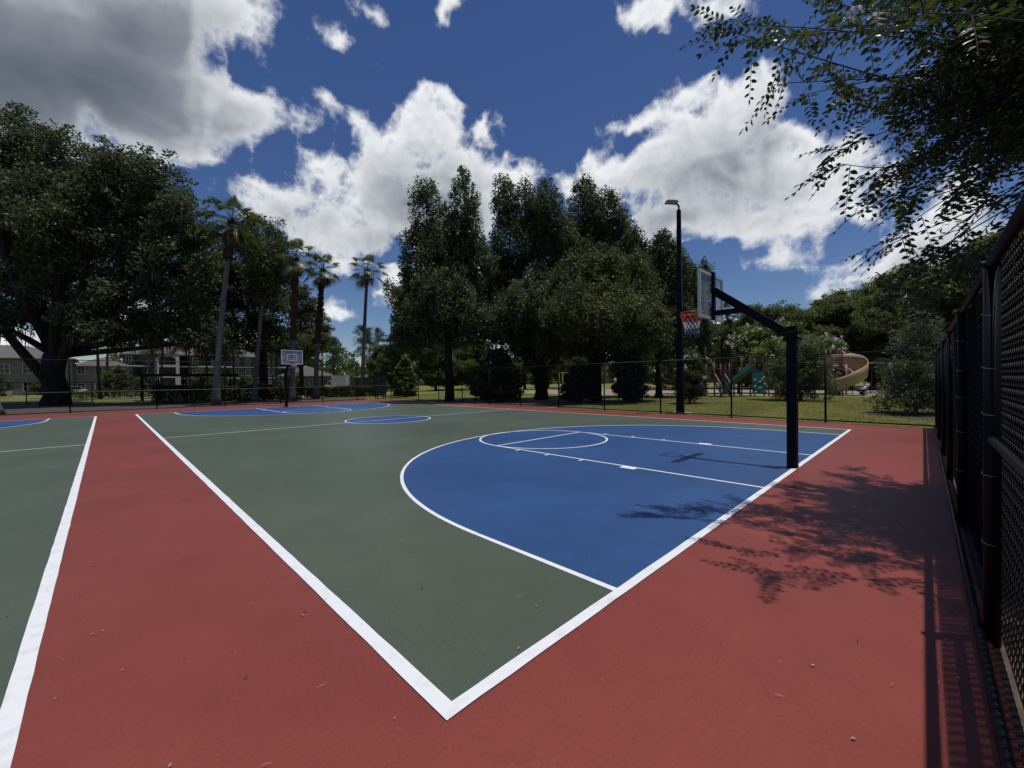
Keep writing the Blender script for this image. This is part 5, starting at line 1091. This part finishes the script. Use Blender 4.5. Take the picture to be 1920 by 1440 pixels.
# ------------------------------------------------------------------ crape myrtle leaning over the near fence
def crape():
    r = np.random.RandomState(77); base = np.array([6.9, -4.0, -.03])
    t = thing('crape_myrtle', 'large crape myrtle overhanging the near fence at the upper right', 'tree', tuple(base))
    wood, twg, crown = MB(), MB(), MB()
    C0 = np.array([5.9, -3.35, 5.8]); RR = np.array([3.05, 2.75, 2.35])
    stems = []
    for k, (a, h, out) in enumerate(((.3, 3.4, .8), (1.7, 3.9, 1.0), (2.9, 3.2, 1.2), (4.2, 3.8, .8), (5.4, 3.5, .7), (2.3, 4.4, .5))):
        p1 = base+np.array([math.cos(a)*.12, math.sin(a)*.12, 0]); p2 = base+np.array([math.cos(a)*out, math.sin(a)*out, h])
        pth = bend(p1, p2, r, 6, .05); wood.tube(pth, list(np.linspace(.075, .045, 6)), 9); stems.append(p2)
    tips = []
    n = 232
    for i in range(n):
        u = nrmz(r.normal(size=(1, 3)))[0]
        if u[2] < -.5: u[2] = -.5+(u[2]+.5)*.3
        rad = r.uniform(.2, 1.0)**.55
        p = C0+u*RR*rad
        tips.append((p, u, rad))
    # named long sprays that reach out past the rest over the court
    for p in ((4.05, .02, 5.75), (4.2, -.25, 5.55), (4.7, -.45, 5.2), (5.1, -.85, 4.35), (5.0, -.95, 4.15), (5.3, -1.25, 4.0), (4.9, -1.40, 3.10), (5.1, -1.45, 2.85), (4.7, -1.42, 2.72), (5.4, -1.5, 3.4), (5.2, -1.5, 2.62), (5.6, -1.55, 2.9), (5.9, -1.6, 2.7), (6.2, -1.6, 3.2), (5.0, -1.2, 3.6), (5.8, -1.5, 3.7), (4.4, -.15, 5.9), (4.6, -.7, 4.9), (3.6, -.9, 4.9), (3.2, -1.3, 4.6), (7.9, -1.1, 4.9), (8.6, -1.3, 4.6)):
        p = np.array(p); u = p-C0; tips.append((p, u/np.linalg.norm(u), 1.05))
    LV = []
    def leaf_row(path, L, n_l, size):
        """alternate oval leaves on both sides of a twig"""
        P = np.array(path); m = len(P)
        for j in range(n_l):
            s = (j+.7)/n_l*(m-1); i0 = min(int(s), m-2); q = P[i0]+(P[i0+1]-P[i0])*(s-i0); d = P[i0+1]-P[i0]; d = d/np.linalg.norm(d)
            sd = np.cross(d, [0, 0, 1.0]); sd /= max(np.linalg.norm(sd), 1e-6); up = np.cross(sd, d)
            sg = 1 if j % 2 else -1; tw = r.uniform(-.7, .7)
            out = sd*sg*.85+d*.5+up*r.uniform(-.45, .25); out /= np.linalg.norm(out)
            nr = up+sd*tw+d*r.uniform(-.4, .4); nr -= out*nr.dot(out); nr /= np.linalg.norm(nr)
            LV.append((q, out, nr, size*r.uniform(.7, 1.2)*(1-.35*(j/n_l)**3)))
        d = P[-1]-P[-2]; d /= np.linalg.norm(d); LV.append((P[-1], d, np.array([0, .3, .95]), size*.8))
    for p, u, rad in tips:
        s0 = min(stems, key=lambda q: np.linalg.norm(q-p)); o = s0+(C0-s0)*r.uniform(.1, .5)
        br = bend(o, p, r, 6, .10); wood.tube(br, list(np.linspace(.013, .004, 6)), 5, cap=False)
        for k in range(15):
            f = r.uniform(.35, 1.0); i0 = min(int(f*5), 4); q = br[i0]+(br[i0+1]-br[i0])*(f*5-i0)
            if k < 2: q = br[-1]
            d = (br[-1]-br[-2]); d = d/np.linalg.norm(d); d = d*.5+u*.35+r.normal(size=3)*.7+np.array([0, 0, -.05]); d /= np.linalg.norm(d); L = r.uniform(.25, .58)
            pts = [q+d*L*v+np.array([0, 0, -.20*L*v*v]) for v in np.linspace(0, 1, 5)]
            twg.tube(pts, [.0045, .004, .0032, .0025, .0015], 4, cap=False)
            leaf_row(pts, L, int(L/.034), .084)
    n = len(LV); Q = np.array([l[0] for l in LV]); D = np.array([l[1] for l in LV]); N = np.array([l[2] for l in LV]); Sz = np.array([l[3] for l in LV])[:, None]; B = np.cross(N, D)
    V = np.empty((n, 6, 3))
    for k, (a, b, c) in enumerate(((0.05, 0, 0), (.38, .27, .05), (.76, .21, .03), (1.05, 0, -.06), (.76, -.21, .03), (.38, -.27, .05))): V[:, k] = Q+D*Sz*a+B*Sz*b+N*Sz*c
    i = np.arange(n)[:, None]*6
    crown.arr(V.reshape(-1, 3), np.concatenate([i+np.array([[0, 1, 2, 3]]), i+np.array([[0, 3, 4, 5]])]))
    fl = []
    for p, u, rad in tips:
        if rad > .93 and r.uniform() < .30:
            for k in range(46):
                v = r.uniform(0, .16); fl.append(p+u*(v+.02)+r.normal(size=3)*(.035*(1-v/.2)+.006))
    fl = np.array(fl); mats = [M['crapeleaf'], M['flower']]
    leaf_quads(crown, fl, nrmz(r.normal(size=fl.shape)), .028, .024, r, 1)
    wood.build('trunk', M['twig'], t, True); twg.build('twigs', M['twig'], t); crown.build('crown', mats, t)
crape()
